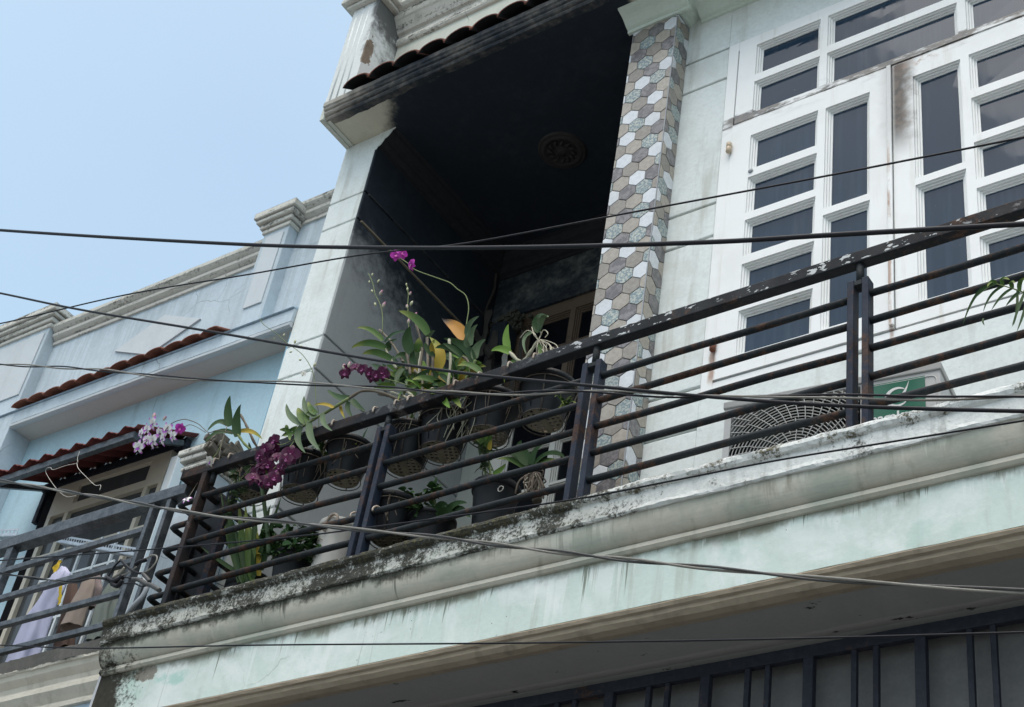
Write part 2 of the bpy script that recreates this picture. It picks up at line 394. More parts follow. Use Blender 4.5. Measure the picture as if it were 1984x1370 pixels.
def glass(name, c1, c2, rough=.06, dust=.25, pleat=0.0):
    b = NB(name, rough, .25)
    n = b.noise(1.2, 2); d = b.noise(1.0, 5, .6, b.mapping((20,20,2))); r = b.objrand()
    c = b.mix(b.math('MULTIPLY_ADD', r, .6, b.math('MULTIPLY', n, .4)), c1, c2)
    if pleat:      # curtain close behind the pane
        w = b.noise(1.0, 3, .55, b.mapping((46,46,1.2)))
        c = b.mix(b.math('MULTIPLY', b.math('MULTIPLY', b.step(w, .45, .62), b.step(r, .3, .6)), pleat), c, tuple(x*1.55+.012 for x in c2))
    c = b.mix(b.math('MULTIPLY', b.step(d, .5, .8), dust), c, (.12,.13,.13))
    x, y, z = b.xyz()
    sp = b.math('MULTIPLY', b.step(b.noise(70, 4, .7), .68, .74), b.step(b.noise(6, 3), .5, .62))
    c = b.mix(b.math('MULTIPLY', sp, .5), c, (.35,.36,.36))
    b.col(c); b.rough(b.step(d, .4, .8, rough, rough+.12)); b.bump(b.noise(3.0, 2), .06, .01)
glass('window_glass', (.014,.030,.052), (.028,.050,.080), .018, .18, pleat=.15)
glass('dark_glass', (.004,.005,.007), (.008,.009,.012), .12, .05)
glass('grey_glass', (.05,.055,.06), (.07,.075,.075), .15, .3)

def iron(name, paint=(.018,.020,.024), rust=.5, chips=0.0):
    b = NB(name, .6, .18)
    n = b.noise(5, 6, .65); nf = b.noise(40, 6, .72); nl = b.noise(2.0, 4); nm = b.noise(16, 5, .65)
    c = b.mix(b.math('MULTIPLY', b.step(nf, .42, .70), .55), paint, tuple(x*1.7+.008 for x in paint))
    v = b.math('ADD', b.math('MULTIPLY_ADD', nf, .25, b.math('MULTIPLY', nm, .30)), b.math('MULTIPLY_ADD', n, .25, b.math('MULTIPLY', nl, .25)))
    m = b.step(v, .60-.12*rust, .68-.12*rust)
    c = b.mix(b.math('MULTIPLY', m, .85), c, b.mix(b.step(nf, .35, .65), (.022,.013,.010), (.085,.046,.030)))
    if chips:
        x, y, z = b.xyz()
        ch = b.math('MULTIPLY', b.step(b.noise(34, 4, .6, b.mapping((.7,1,1.5))), .59, .61), b.step(b.noise(3.0, 3), .42, .50))
        ch = b.math('MULTIPLY', ch, b.step(x, -3.1, -2.6))
        c = b.mix(b.math('MULTIPLY', ch, b.step(z, 3.606, 3.612)), c, (.50,.52,.52))
        r = b.math('MULTIPLY', b.step(b.math('MULTIPLY_ADD', n, 1.2, x), -2.6, -3.2), b.step(nl, .42, .52))
        c = b.mix(b.math('MULTIPLY', r, .5), c, b.mix(nf, (.026,.015,.012), (.07,.038,.027)))
        g = b.math('MULTIPLY', b.step(b.math('MULTIPLY_ADD', n, .8, x), -2.3, -2.8), b.step(nm, .56, .64))
        c = b.mix(b.math('MULTIPLY', g, .5), c, (.16,.17,.17))
    b.col(c); b.rough(b.step(n, .3, .7, .5, .85)); b.bump(b.math('ADD', nf, nm), .4, .004)
iron('iron_rail', (.012,.014,.017), rust=.55, chips=1.0)
iron('iron_bar', (.016,.020,.023), rust=.60)
iron('iron_post', (.016,.023,.038), rust=.66)
iron('gate_iron', (.018,.021,.029), rust=.1)
def galv(name, c1, c2, rough=.45, metal=.3):
    b = NB(name, rough, .4, metal); n = b.noise(22, 5, .65); nf = b.noise(90, 3)
    b.col(b.mix(b.step(b.math('MULTIPLY_ADD', nf, .4, b.math('MULTIPLY', n, .6)), .38, .65), c1, c2)); b.bump(n, .15, .003); return b
galv('grey_steel', (.05,.058,.066), (.12,.13,.14))
galv('zinc_angle', (.36,.39,.42), (.50,.53,.56), .4, .5)
galv('gate_sheet', (.115,.117,.116), (.14,.14,.137), .8, .0)
galv('pale_wire', (.42,.40,.36), (.60,.57,.50), .5, .2)
galv('cage_wire', (.07,.06,.05), (.15,.125,.10), .8, .1)
galv('rusty_wire', (.14,.11,.085), (.24,.19,.15), .8, .1)
galv('hook_wire', (.36,.29,.23), (.50,.42,.34), .7, .0)

def simple(name, c, rough=.6, spec=.4, var=.25, scale=20, bump=.1):
    b = NB(name, rough, spec); n = b.noise(scale, 4, .6)
    b.col(b.mix(n, tuple(x*(1-var) for x in c), tuple(min(1, x*(1+var)) for x in c))); b.bump(n, bump, .003); return b
simple('sooted_relief', (.021,.022,.025), .75, .35, .5, 40, .4)
simple('sooted_rose', (.032,.030,.029), .75, .35, .5, 40, .4)
simple('pot_plastic', (.013,.0145,.017), .5, .22, .5, 14, .15)
simple('pot_mesh', (.21,.195,.145), .75, .25, .35, 40)
simple('white_pot', (.58,.565,.52), .6, .3, .25, 9)
simple('ac_body', (.50,.50,.49), .5, .4, .05, 8)
simple('ac_lid', (.36,.36,.35), .55, .4, .06, 8)
simple('ac_dark', (.015,.016,.017), .7, .2)
simple('ac_coil', (.03,.03,.028), .6, .3)
simple('grille_wire', (.45,.45,.43), .5, .4, .12, 40)
simple('ac_green', (.010,.13,.075), .25, .5, .05, 3, .0)
simple('ac_white', (.78,.78,.76), .4, .4, .03)
simple('cable_black', (.008,.008,.011), .55, .25, .3, 60)
simple('cable_grey', (.06,.058,.055), .5, .4, .3, 60)
simple('cable_pale', (.20,.19,.165), .5, .4, .3, 60)
simple('bark', (.17,.155,.13), .95, .1, .6, 30, .8)
simple('soil', (.022,.018,.014), .95, .1, .5, 60, .6)
simple('hinge_cream', (.52,.42,.30), .5, .4, .3, 30)
simple('hinge_rust', (.16,.06,.035), .8, .3, .5, 50)
simple('void', (.004,.004,.005), .9, .1)
simple('asphalt', (.20,.20,.195), .9, .2, .2, 6)
def terracotta(name, c1, c2, soot=0.0):
    b = NB(name, .8, .25); n = b.noise(9, 5, .6); nf = b.noise(50, 4); r = b.objrand()
    c = b.mix(b.math('MULTIPLY_ADD', r, .5, b.math('MULTIPLY', n, .5)), c1, c2)
    c = b.mix(b.math('MULTIPLY', b.step(nf, .5, .8), .5), c, tuple(x*.4 for x in c1))
    if soot:          # fire soot in patches; downward faces turn fully black
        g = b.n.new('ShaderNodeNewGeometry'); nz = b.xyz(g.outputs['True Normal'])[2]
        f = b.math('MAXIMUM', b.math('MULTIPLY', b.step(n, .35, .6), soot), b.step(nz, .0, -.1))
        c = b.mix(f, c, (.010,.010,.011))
    b.col(c); b.bump(nf, .3, .004)
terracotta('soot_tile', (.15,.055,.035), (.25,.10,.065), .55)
terracotta('red_tile', (.15,.06,.042), (.24,.10,.068))
terracotta('awning_sheet', (.13,.035,.032), (.19,.055,.048))
def tilemat(name, c1, c2, sc=60, contrast=(.35,.65), rough=.35):
    b = NB(name, rough, .45); n = b.noise(sc, 4, .6); r = b.objrand()
    c = b.mix(b.step(n, *contrast), c1, c2); c = b.mix(b.math('MULTIPLY', r, .25), c, tuple(x*.7 for x in c1))
    c = b.mix(b.math('MULTIPLY', b.step(b.noise(5, 4), .5, .75), .18), c, (.25,.23,.20))
    b.col(c)
tilemat('tile_white', (.60,.63,.655), (.68,.705,.73), rough=.25)
tilemat('tile_tan', (.33,.295,.245), (.415,.375,.32), rough=.3)
tilemat('tile_brown', (.235,.21,.18), (.30,.275,.24), rough=.3)
tilemat('tile_mauve', (.125,.118,.122), (.235,.22,.222), 45, (.42,.6), rough=.3)
tilemat('tile_speck', (.165,.23,.255), (.47,.49,.43), 90, (.44,.58), rough=.3)
simple('tile_grout', (.25,.25,.25), .8, .2, .25, 30)

def ex_rain(b, c):
    d = b.math('MAXIMUM', drips(b, 5.515, .40, 15, .46, .66, 2.), drips(b, 4.935, .10, 22, .48, .64, 4.))
    c = b.mix(b.math('MULTIPLY', d, .16), c, (.20,.225,.235))
    return b.mix(b.math('MULTIPLY', b.step(b.noise(2.3, 6, .7), .48, .66), .28), c, (.30,.36,.40))
def nblue(name, base, amt=.25): plaster(name, base, tuple(x*.5 for x in base), amt, .4, .45, .3, ex_rain, fine=.2)
nblue('blue_wall', (.43,.60,.68)); nblue('pale_blue_wall', (.50,.585,.64), .7); nblue('mid_blue_wall', (.44,.58,.70), .3)  # the third is a bluer plaster for the cement bed and slab fascia
plaster('neighbour_trim', (.53,.575,.60), (.3,.32,.33), .5, .2, 0, .15)
plaster('neighbour_soffit', (.56,.545,.51), (.4,.38,.35), .25, 0, 0, .12)
simple('boundary_blue', (.19,.35,.45), .8, .2, .1)
def ex_mould(b, c):
    n = b.noise(12, 6, .7); nf = b.noise(60, 4, .7); x, y, z = b.xyz()
    g = b.n.new('ShaderNodeNewGeometry'); nz = b.xyz(g.outputs['Normal'])[2]
    up = b.step(nz, -.2, .6)
    band = b.noise(1.0, 4, .65, b.mapping((2.2, 2.2, 42)))
    m = b.step(b.math('ADD', b.math('MULTIPLY_ADD', n, .30, b.math('MULTIPLY_ADD', nf, .30, b.math('MULTIPLY', band, .42))), b.math('MULTIPLY', up, .26)), .525, .64)
    return b.mix(b.math('MULTIPLY', m, .93), c, b.mix(nf, (.012,.012,.011), (.085,.078,.058)))
plaster('mouldy_cornice', (.60,.595,.54), (.2,.19,.15), .4, .35, .3, .3, ex_mould)
def ex_nslab(b, c):
    x, y, z = b.xyz(); n = b.noise(9, 6, .7); st = b.noise(1, 5, .7, b.mapping((30,5,1.5)))
    m = b.step(b.math('ADD', b.math('MULTIPLY_ADD', n, .5, b.math('MULTIPLY', st, .5)), b.step(z, 2.79, 2.81, 0, .38)), .60, .75)
    return b.mix(b.math('MULTIPLY', m, .92), c, b.mix(b.noise(60, 3), (.02,.02,.02), (.09,.09,.085)))
plaster('neighbour_slab', (.58,.55,.47), (.2,.18,.14), .5, .4, .6, .5, ex_nslab)
simple('alu_cream', (.52,.47,.38), .5, .4, .1)
simple('pvc_grey', (.32,.34,.36), .5, .4, .08)
simple('pvc_white', (.66,.71,.73), .45, .4, .06)
def leafmat(name, c1, c2, tip=None, dry=False):
    b = NB(name, .55, .12); n = b.noise(12, 3); t = b.attr('t'); r = b.objrand()
    vein = b.noise(1, 2, .5, b.mapping((90,90,90)))
    c = b.mix(b.math('MULTIPLY_ADD', r, .55, b.math('MULTIPLY', n, .45)), c1, c2)
    if tip: c = b.mix(b.step(b.math('MULTIPLY_ADD', n, .35, t), .72, 1.1), c, tip)
    b.col(c); b.bump(vein, .08, .002)
    b.b.inputs['Subsurface Weight'].default_value = 0.0
leafmat('leaf_green', (.040,.085,.020), (.075,.135,.035), (.17,.20,.05))
leafmat('leaf_deep', (.020,.048,.017), (.040,.080,.028))
leafmat('leaf_grey', (.065,.105,.055), (.105,.155,.085))
leafmat('leaf_bright', (.10,.19,.035), (.15,.26,.05))
leafmat('leaf_yellow', (.30,.22,.03), (.36,.27,.05), (.18,.20,.04))
leafmat('leaf_dry', (.30,.14,.022), (.36,.18,.035), (.03,.022,.018))
leafmat('leaf_bush', (.035,.085,.030), (.075,.15,.050))
leafmat('stem_green', (.13,.17,.07), (.17,.21,.09))
leafmat('stem_brown', (.10,.08,.06), (.19,.17,.13))
leafmat('cane_pale', (.30,.29,.21), (.40,.39,.30))
simple('root_pale', (.50,.46,.36), .8, .2, .25, 40)
def petal(name, base, tip, a=.35, b_=.8):
    b = NB(name, .55, .3); t = b.attr('t'); n = b.noise(120, 3)
    b.col(b.mix(b.step(b.math('MULTIPLY_ADD', n, .2, t), a, b_), base, tip))
petal('petal_magenta', (.36,.02,.28), (.48,.04,.38)); petal('lip_magenta', (.55,.25,.40), (.33,.01,.24))
petal('petal_wine', (.13,.007,.065), (.055,.003,.030), .2, .7); petal('lip_wine', (.42,.22,.36), (.14,.01,.10), .1, .5)
petal('petal_white', (.80,.80,.77), (.46,.09,.52), .62, 1.05); petal('lip_purple', (.62,.50,.62), (.22,.015,.33), .1, .4)
petal('petal_pale', (.80,.79,.72), (.74,.70,.66)); petal('bud_pink', (.45,.42,.32), (.36,.15,.24)); petal('bud_green', (.40,.42,.24), (.55,.55,.38))
def cloth(name, c, var=.12):
    b = NB(name, .9, .15); n = b.noise(8, 4); w = b.noise(1, 2, .5, b.mapping((260,260,260)))
    b.col(b.mix(n, tuple(x*(1-var) for x in c), tuple(min(1, x*(1+var)) for x in c))); b.bump(w, .2, .001)
cloth('cloth_lilac', (.56,.57,.74)); cloth('cloth_yellow', (.62,.44,.05)); cloth('cloth_beige', (.36,.29,.245)); cloth('cloth_mauve', (.24,.195,.19)); cloth('cloth_sage', (.20,.225,.20)); cloth('cloth_brown', (.12,.08,.065))
cloth('burnt_rag', (.055,.05,.045), .5); cloth('pale_rag', (.34,.33,.30), .4)

# ------------------------------------------------------------------ street
g = MB().box(-60, 60, -60, 3.40, -1.75, -1.55).build('street', 'asphalt'); g['kind'] = 'structure'; g['label'] = 'grey asphalt street below the houses'

# ------------------------------------------------------------------ the burnt house
house = thing('house', 'white and pale green house with a fire-blackened recess above its balcony', 'house')
YP, YW, YB = 3.95, 4.06, 5.12          # column face, window wall, back of the recess
XR = 0.9                                 # right end, outside the picture
ZC, ZF = 6.11, 2.70                      # soffit and balcony floor
# balcony slab
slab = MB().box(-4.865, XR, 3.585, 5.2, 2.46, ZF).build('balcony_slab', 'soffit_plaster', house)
MB().sweep([(3.64,2.69),(3.64,2.893),(3.50,2.897),(3.478,2.895),(3.462,2.889),(3.452,2.878),(3.450,2.866),(3.456,2.855),(3.468,2.849),(3.466,2.80),(3.463,2.783),(3.468,2.776),(3.60,2.776),(3.60,2.69)],
    -4.865, XR, 420, .0042, False, seed=3.3).build('curb', 'curb_plaster', slab)
cv = [(3.595,2.779),(3.476,2.779)] + [(3.476+.052*(1-math.cos(a)), 2.776-.088*math.sin(a)) for a in [math.pi/2*k/22 for k in range(0,23)]] + [(3.522,2.688),(3.512,2.684),(3.510,2.668),(3.519,2.660),(3.595,2.660)]
MB().sweep(cv, -4.86, XR, 220, .0003, False, seed=1.1).build('cove_moulding', 'cove_plaster', slab)
MB().sweep([(3.5295,2.663),(3.5295,2.462),(3.59,2.462),(3.59,2.663)], -4.862, XR, 160, .0012).build('fascia', 'fascia_plaster', slab)
MB().sweep([(3.532,2.464),(3.527,2.455),(3.531,2.444),(3.540,2.440),(3.541,2.428),(3.553,2.414),(3.575,2.408),(3.60,2.410),(3.60,2.464)], -4.86, XR, 200, .002, seed=7.).build('edge_moulding', 'edge_mould', slab)
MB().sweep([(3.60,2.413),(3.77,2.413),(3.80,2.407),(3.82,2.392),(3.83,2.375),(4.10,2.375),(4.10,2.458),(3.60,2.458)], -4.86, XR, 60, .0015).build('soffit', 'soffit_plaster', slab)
# ground floor side pier beyond the gate
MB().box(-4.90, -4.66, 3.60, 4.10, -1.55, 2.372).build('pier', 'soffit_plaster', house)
# window wall round the opening
wall = MB().box(-2.775, XR, YW+.03, 4.25, ZF, ZC).build('wall', 'wall_plaster', house)
zs = [ZF, 3.565, 3.767, 4.572, 4.766, 5.566, 5.777, 6.11]
for a, c in zip(zs[:-1], zs[1:]):
    MB().box(-2.7745, -2.537, YW, YW+.04, a+.006, c-.006 if c < 6.1 else c).build('plaster_block', 'wall_plaster', wall, .005)
MB().sweep([(YW+.002,ZF),(YW,3.70),(YW+.012,3.715),(YW+.04,3.715),(YW+.04,ZF)], -2.536, XR, 120, .0012).build('apron', 'wall_plaster', wall)
MB().box(-2.536, XR, YW+.001, YW+.04, 5.778, ZC).build('lintel', 'wall_plaster', wall)
MB().box(-.88, XR, YW, YW+.04, 3.715, 5.778).build('plaster_block', 'wall_plaster', wall)

# --- window: frame with transom, two leaves
def pierced(mb, x0, x1, z0, z1, holes, yf, yb, steps=3, sw=.0075, sd=.0085):
    """front with rectangular holes whose edges step inwards"""
    big = [(a-sw*steps, c+sw*steps, e-sw*steps, g+sw*steps) for a, c, e, g in holes]
    xs = sorted({x0, x1, *[h[0] for h in big], *[h[1] for h in big]}); zs = sorted({z0, z1, *[h[2] for h in big], *[h[3] for h in big]})
    for i in range(len(xs)-1):
        for j in range(len(zs)-1):
            cx, cz = (xs[i]+xs[i+1])/2, (zs[j]+zs[j+1])/2
            if any(h[0] < cx < h[1] and h[2] < cz < h[3] for h in big): continue
            mb.add([(xs[i],yf,zs[j]),(xs[i+1],yf,zs[j]),(xs[i+1],yf,zs[j+1]),(xs[i],yf,zs[j+1])], [(0,1,2,3)])
    P = [(x0,z0),(x1,z0),(x1,z1),(x0,z1)]
    vs = [(x,yf,z) for x, z in P] + [(x,yb,z) for x, z in P]
    mb.add(vs, [(0,4,5,1),(1,5,6,2),(2,6,7,3),(3,7,4,0)])
    for a, c, e, g in holes:
        for k in range(steps):
            o = sw*(steps-k); i = sw*(steps-k-1); y = yf + sd*k
            R0 = [(a-o,e-o),(c+o,e-o),(c+o,g+o),(a-o,g+o)]; R1 = [(a-i,e-i),(c+i,e-i),(c+i,g+i),(a-i,g+i)]
            vs = [(x,y,z) for x, z in R0] + [(x,y+sd,z) for x, z in R0] + [(x,y+sd*1.15,z) for x, z in R1]
            fs = []
            for q in range(4):
                q2 = (q+1) % 4; fs += [(q,q2,4+q2,4+q),(4+q,4+q2,8+q2,8+q)]
            mb.add(vs, fs)
        yl = yf + sd*steps
        mb.add([(a,yl,e),(c,yl,e),(c,yl,g),(a,yl,g),(a,yl+.02,e),(c,yl+.02,e),(c,yl+.02,g),(a,yl+.02,g)], [(0,1,5,4),(1,2,6,5),(2,3,7,6),(3,0,4,7)])
def panes(parent, holes, y, mat='window_glass', tilt=.004):
    for a, c, e, g in holes:
        t = [random.uniform(-tilt, tilt)*.5 for _ in range(4)]
        MB().add([(a-.004,y+t[0],e-.004),(c+.004,y+t[1],e-.004),(c+.004,y+t[2],g+.004),(a-.004,y+t[3],g+.004),(a-.004,y+.008,e-.004),(c+.004,y+.008,e-.004),(c+.004,y+.008,g+.004),(a-.004,y+.008,g+.004)],
            [(0,1,2,3),(7,6,5,4),(0,4,5,1),(1,5,6,2),(2,6,7,3),(3,7,4,0)]).build('pane', mat, parent)
C1, C2, C3, C4 = (-2.362,-2.090), (-2.010,-1.857), (-1.626,-1.471), (-1.390,-1.118)
SM = [(4.905,5.074),(4.648,4.814),(4.405,4.562),(4.168,4.315),(3.886,4.066)]; TL = [(4.520,5.068),(3.888,4.438)]
TR = [(5.516,5.678),(5.264,5.424)]
yf = YW - .012
win = MB()
hl = [(a,c,e,g) for (a,c) in (C1, (C2[0], C3[1]), C4) for (e,g) in TR]
pierced(win, -2.472, -1.006, 5.2085, 5.714, hl, yf, YW+.035)
tr = win.build('transom', 'window_paint', house); panes(tr, hl, yf+.030)
fr = MB(); fr.box(-2.534, -2.482, YW-.006, YW+.05, 3.716, 5.776); fr.box(-1.004, -.882, YW-.006, YW+.05, 3.716, 5.776); fr.box(-2.482, -1.004, YW-.006, YW+.05, 5.716, 5.776); fr.box(-2.482, -1.004, YW-.006, YW+.05, 3.718, 3.764)
fr = fr.build('window_frame', 'window_paint', house, .003)
MB().box(-2.482, -1.004, YW+.036, YW+.052, 3.764, 5.716).build('gap_shade', 'void', fr)  # black sheet behind the leaves, colours their gaps as deep shade
for (x0, x1, ca, cb, nm, yo) in ((-2.479,-1.742,C1,C2,'window_leaf',0), (-1.736,-1.006,C4,C3,'window_leaf',.004)):
    h = [(*ca, *q) for q in SM] + [(*cb, *q) for q in TL]
    m = MB(); pierced(m, x0, x1, 3.771, 5.203, h, yf+yo, YW+.035)
    lf = m.build(nm, 'window_paint', house); panes(lf, h, yf+yo+.030)
    if yo == 0:
        MB().box(-1.757, -1.7375, yf-.012, yf-.0005, 3.78, 5.198).build('cover_strip', 'window_paint', lf, .003)
        for z, mt in ((5.054,'hinge_cream'), (3.939,'hinge_rust')):
            MB().lathe([(0,-.036),(.006,-.034),(.010,-.028),(.0125,-.026),(.0125,.0),(.0105,.001),(.0125,.002),(.0125,.024),(.009,.028),(.005,.034),(0,.036)], (-2.482, yf-.012, z), 14).build('hinge', mt, lf)
        MB().lathe([(0,-.004),(.010,-.003),(.012,0),(.009,.004),(0,.005)], (-2.372, yf-.003, 4.868), 10, M=Matrix.Rotation(math.pi/2, 3, 'X')).build('filler_patch', 'pvc_grey', lf)

# --- hexagon-tiled column
col = MB().box(-3.02, -2.771, YP, 4.10, ZF, 6.08).build('tiled_column', 'tile_grout', house)
KIN = ['tile_white','tile_tan','tile_mauve','tile_speck','tile_brown']; KW = [3,3.2,3,2.2,2]
def hexgrid(w, h, fn, off, z0, phase):
    W, RW = .0835, .0725; S = .0483; grid = {}
    for r in range(int(h/RW)+2):
        for c in range(-1, int(w/W)+2):
            x = c*W + (r % 2)*W/2 + phase; z = r*RW
            near = [grid.get((r, c-1)), grid.get((r-1, c)), grid.get((r-1, c+(1 if r % 2 else -1)))]
            ch = [(k, q) for k, q in zip(KIN, KW) if k not in near]
            k = random.choices([q[0] for q in ch], [q[1] for q in ch])[0]; grid[(r, c)] = k
            s = S - .0022
            poly = clip([(x+s*math.cos(math.radians(60*i+30)), z+s*math.sin(math.radians(60*i+30))) for i in range(6)], .002, w-.002, .0, h)
            if len(poly) < 3: continue
            A = abs(sum(poly[i][0]*poly[(i+1)%len(poly)][1]-poly[(i+1)%len(poly)][0]*poly[i][1] for i in range(len(poly))))/2
            if A < 1.2e-4: continue
            MB().prism([fn(a, q+z0) for a, q in poly], V(off)*random.uniform(.0035,.0048), .0016).build('tile', k, col)
hexgrid(.249, 6.03-2.72, lambda a, z: (-3.02+a, YP, z), (0,-1,0), 2.72, .012)
hexgrid(YW-YP, 6.03-2.72, lambda a, z: (-2.771, YP+a, z), (1,0,0), 2.72, .03)
MB().box(-2.7728, -2.7695, YP-.0050, YP-.0005, ZF, 6.03).build('corner_bead', 'pvc_grey', col)

# --- left pilaster and recess
def blocks(parent, mat, z, f):
    for a, c in zip(z[:-1], z[1:]): f(a+.005, c-.005)
pz = [ZF, 3.48, 3.68, 4.473, 4.682, 5.472, 5.668, ZC]
pil = MB().box(-4.862, -4.634, YP+.009, 5.2, ZF, ZC).build('pilaster', 'wall_plaster', house)
for a, c in zip(pz[:-1], pz[1:]):
    MB().box(-4.866, -4.6335, YP, YP+.03, a+.006, c-.006 if c < 6 else c).build('plaster_block', 'wall_plaster', pil, .004)
MB().box(-4.885, -4.8665, YP+.012, YP+.03, ZF, 4.80).build('party_joint', 'boundary_blue', pil)
sidew = MB().box(-4.633, -4.628, YP+.002, YB, ZF, ZC).build('recess_side_wall', 'soot_side', house)
for a, c in zip(pz[:-1], pz[1:]):
    MB().box(-4.6335, -4.619, YP+.0005, YB, a+.006, c-.006 if c < 6 else c).build('plaster_block', 'soot_side', sidew, .004)
# a thin raised fillet beside two of the joints
for z in (5.472, 5.668): MB().box(-4.6345, -4.612, YP+.03, YB, z-.004, z+.004).build('fillet', 'edge_mould' if z < 5.5 else 'soot_fascia', sidew)
# right inner side of the recess, behind the column
MB().box(-3.02, -2.98, 4.10, YB+.1, ZF, ZC).build('recess_inner_wall', 'soot_back', house)
# crown moulding inside the recess
cp = [(0,-.125),(.010,-.125),(.014,-.105),(.030,-.098),(.045,-.075),(.050,-.060),(.072,-.048),(.092,-.022),(.096,-.010),(.112,-.004),(.112,.0),(0,0)]
m = MB(); vs = [(-4.6315+a, y, ZC+.002+z) for y in (YP+.004, YB) for a, z in cp]; n = len(cp)
m.add(vs, [(k, n+k, n+(k+1) % n, (k+1) % n) for k in range(n)] + [tuple(range(n))])
crs = m.build('crown_moulding', 'sooted_relief', house)
MB().sweep([(YP+.0035, ZC+.001), (YP-.0005, ZC+.001), (YP-.0005, ZC-.122), (YP+.0035, ZC-.122)], -4.63, -4.622).build('end_cap', 'wall_plaster', crs)
m = MB(); m.add([(-4.632+a, YP-.001, ZC+z) for a, z in cp] + [(-4.632+a, YP+.0035, ZC+z) for a, z in cp], [tuple(range(n)), tuple(n+k for k in reversed(range(n)))] + [(k, (k+1) % n, n+(k+1) % n, n+k) for k in range(n)])
m.build('end_cap', 'wall_plaster', crs)
MB().sweep([(YB-a+.003, ZC+.0015+z) for a, z in cp], -4.63, -3.0).build('crown_moulding', 'sooted_relief', house)
# back wall with the smoke-browned door
back = MB(); back.box(-4.66, -4.452, YB, YB+.12, ZF, ZC); back.box(-4.452, -2.98, YB, YB+.12, 5.672, ZC)
back.build('recess_back_wall', 'soot_back', house)
MB().box(-4.6, -2.99, YB+.35, YB+.40, ZF, ZC).build('dark_room', 'void', house)
dl = [(-4.352,-4.098),(-4.018,-3.80),(-3.72,-3.46),(-3.38,-3.12)]
dh = [(*c, *r) for c in dl for r in ((5.368,5.560),(5.03,5.285),(4.74,4.97),(4.44,4.68),(4.14,4.38),(3.70,4.06))]
m = MB(); pierced(m, -4.450, -2.985, 2.72, 5.668, dh, YB+.012, YB+.07)
door = m.build('balcony_door', 'door_paint', house); panes(door, dh, YB+.046, 'dark_glass')
MB().box(-4.47, -2.99, YB-.006, YB+.011, 5.662, 5.70).build('architrave', 'soot_fascia', door)
# ceiling, rose, canopy
MB().box(-4.862, XR, 3.733, YB+.2, ZC+.001, ZC+.10).build('ceiling', 'soot_ceiling', house)
m = MB(); c0 = V((-3.80, 4.50, ZC))
m.lathe([(0,-.020),(.022,-.022),(.028,-.014),(.040,-.012),(.085,-.011),(.092,-.018),(.104,-.020),(.112,-.012),(.118,-.010),(.124,-.014),(.130,-.008),(.134,.004)], c0, 48)
rose = m.build('ceiling_rose', 'sooted_rose', house)
for k in range(12):
    a = 2*math.pi*k/12; p = c0 + V((math.cos(a)*.063, math.sin(a)*.063, -.012)); t = V((math.cos(a+.5), math.sin(a+.5), 0))
    MB().tube([p - t*.02, p - t*.008 + V((0,0,-.006)), p + t*.008 + V((0,0,-.006)), p + t*.02], [.003,.008,.008,.003], 6).build('petal_relief', 'sooted_rose', rose)
can = MB().sweep([(3.80,ZC+.004),(3.744,ZC-.004),(3.734,ZC-.006),(3.727,ZC+.004),(3.731,ZC+.016),(3.718,ZC+.020),(3.712,ZC+.030),(3.713,ZC+.044),(3.704,ZC+.048),(3.699,ZC+.060),(3.692,ZC+.066),(3.690,ZC+.094),(3.84,ZC+.096)], -4.84, XR, 180, .0022, False).build('canopy_fascia', 'soot_fascia', house)
m = MB(); n = 8
MB().box(-4.8655, -4.838, 3.714, 3.96, ZC-.012, ZC+.13).build('canopy_end', 'canopy_plaster', can, .004)
m = MB().box(-4.836, -4.812, 3.745, 3.948, ZC-.008, ZC+.0005); m.build('canopy_end_bead', 'canopy_plaster', can, .003)
# clay tiles along the canopy edge
def rooftile(name, w, h, L, rise, th=.012, seg=10):
    m = MB(); vs = []; fs = []
    for j, (y, z) in enumerate(((0,0),(L,rise))):
        for lay in (0, 1):
            for k in range(seg+1):
                a = math.pi*k/seg; s = 1 - lay*th/h*.8
                vs.append((-w/2*math.cos(a)*(1-lay*th/w*1.6), y, z + h*math.sin(a)**.85*s - (0 if lay == 0 else .001)))
    S = seg+1
    for k in range(seg):
        fs += [(k, k+1, 2*S+k+1, 2*S+k), (S+k+1, S+k, 3*S+k, 3*S+k+1), (k+1, k, S+k, S+k+1), (2*S+k, 2*S+k+1, 3*S+k+1, 3*S+k)]
    fs += [(0, 2*S, 3*S, S), (seg, S+seg, 3*S+seg, 2*S+seg)]
    return m.add(vs, fs, True)
rt = rooftile('roof_tile', .178, .064, .31, .25)
tile0 = None
for k in range(34):
    x = -4.585 + .1695*k
    if x > XR: break
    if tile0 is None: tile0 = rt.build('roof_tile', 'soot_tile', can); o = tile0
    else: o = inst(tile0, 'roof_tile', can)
    o.location = (x-.005*random.random(), 3.655 + random.uniform(-.006,.006), 6.200 + random.uniform(-.004,.004)); o.rotation_euler = (0, random.uniform(-.03,.03), random.uniform(-.025,.025))
MB().add([(-4.70,3.84,6.208),(XR,3.84,6.208),(XR,3.95,6.445),(-4.70,3.95,6.445),(-4.70,3.95,6.2),(XR,3.95,6.2)], [(0,1,2,3),(0,4,5,1),(2,5,4,3),(0,3,4),(1,5,2)]).build('tile_bed', 'soot_crown', can)
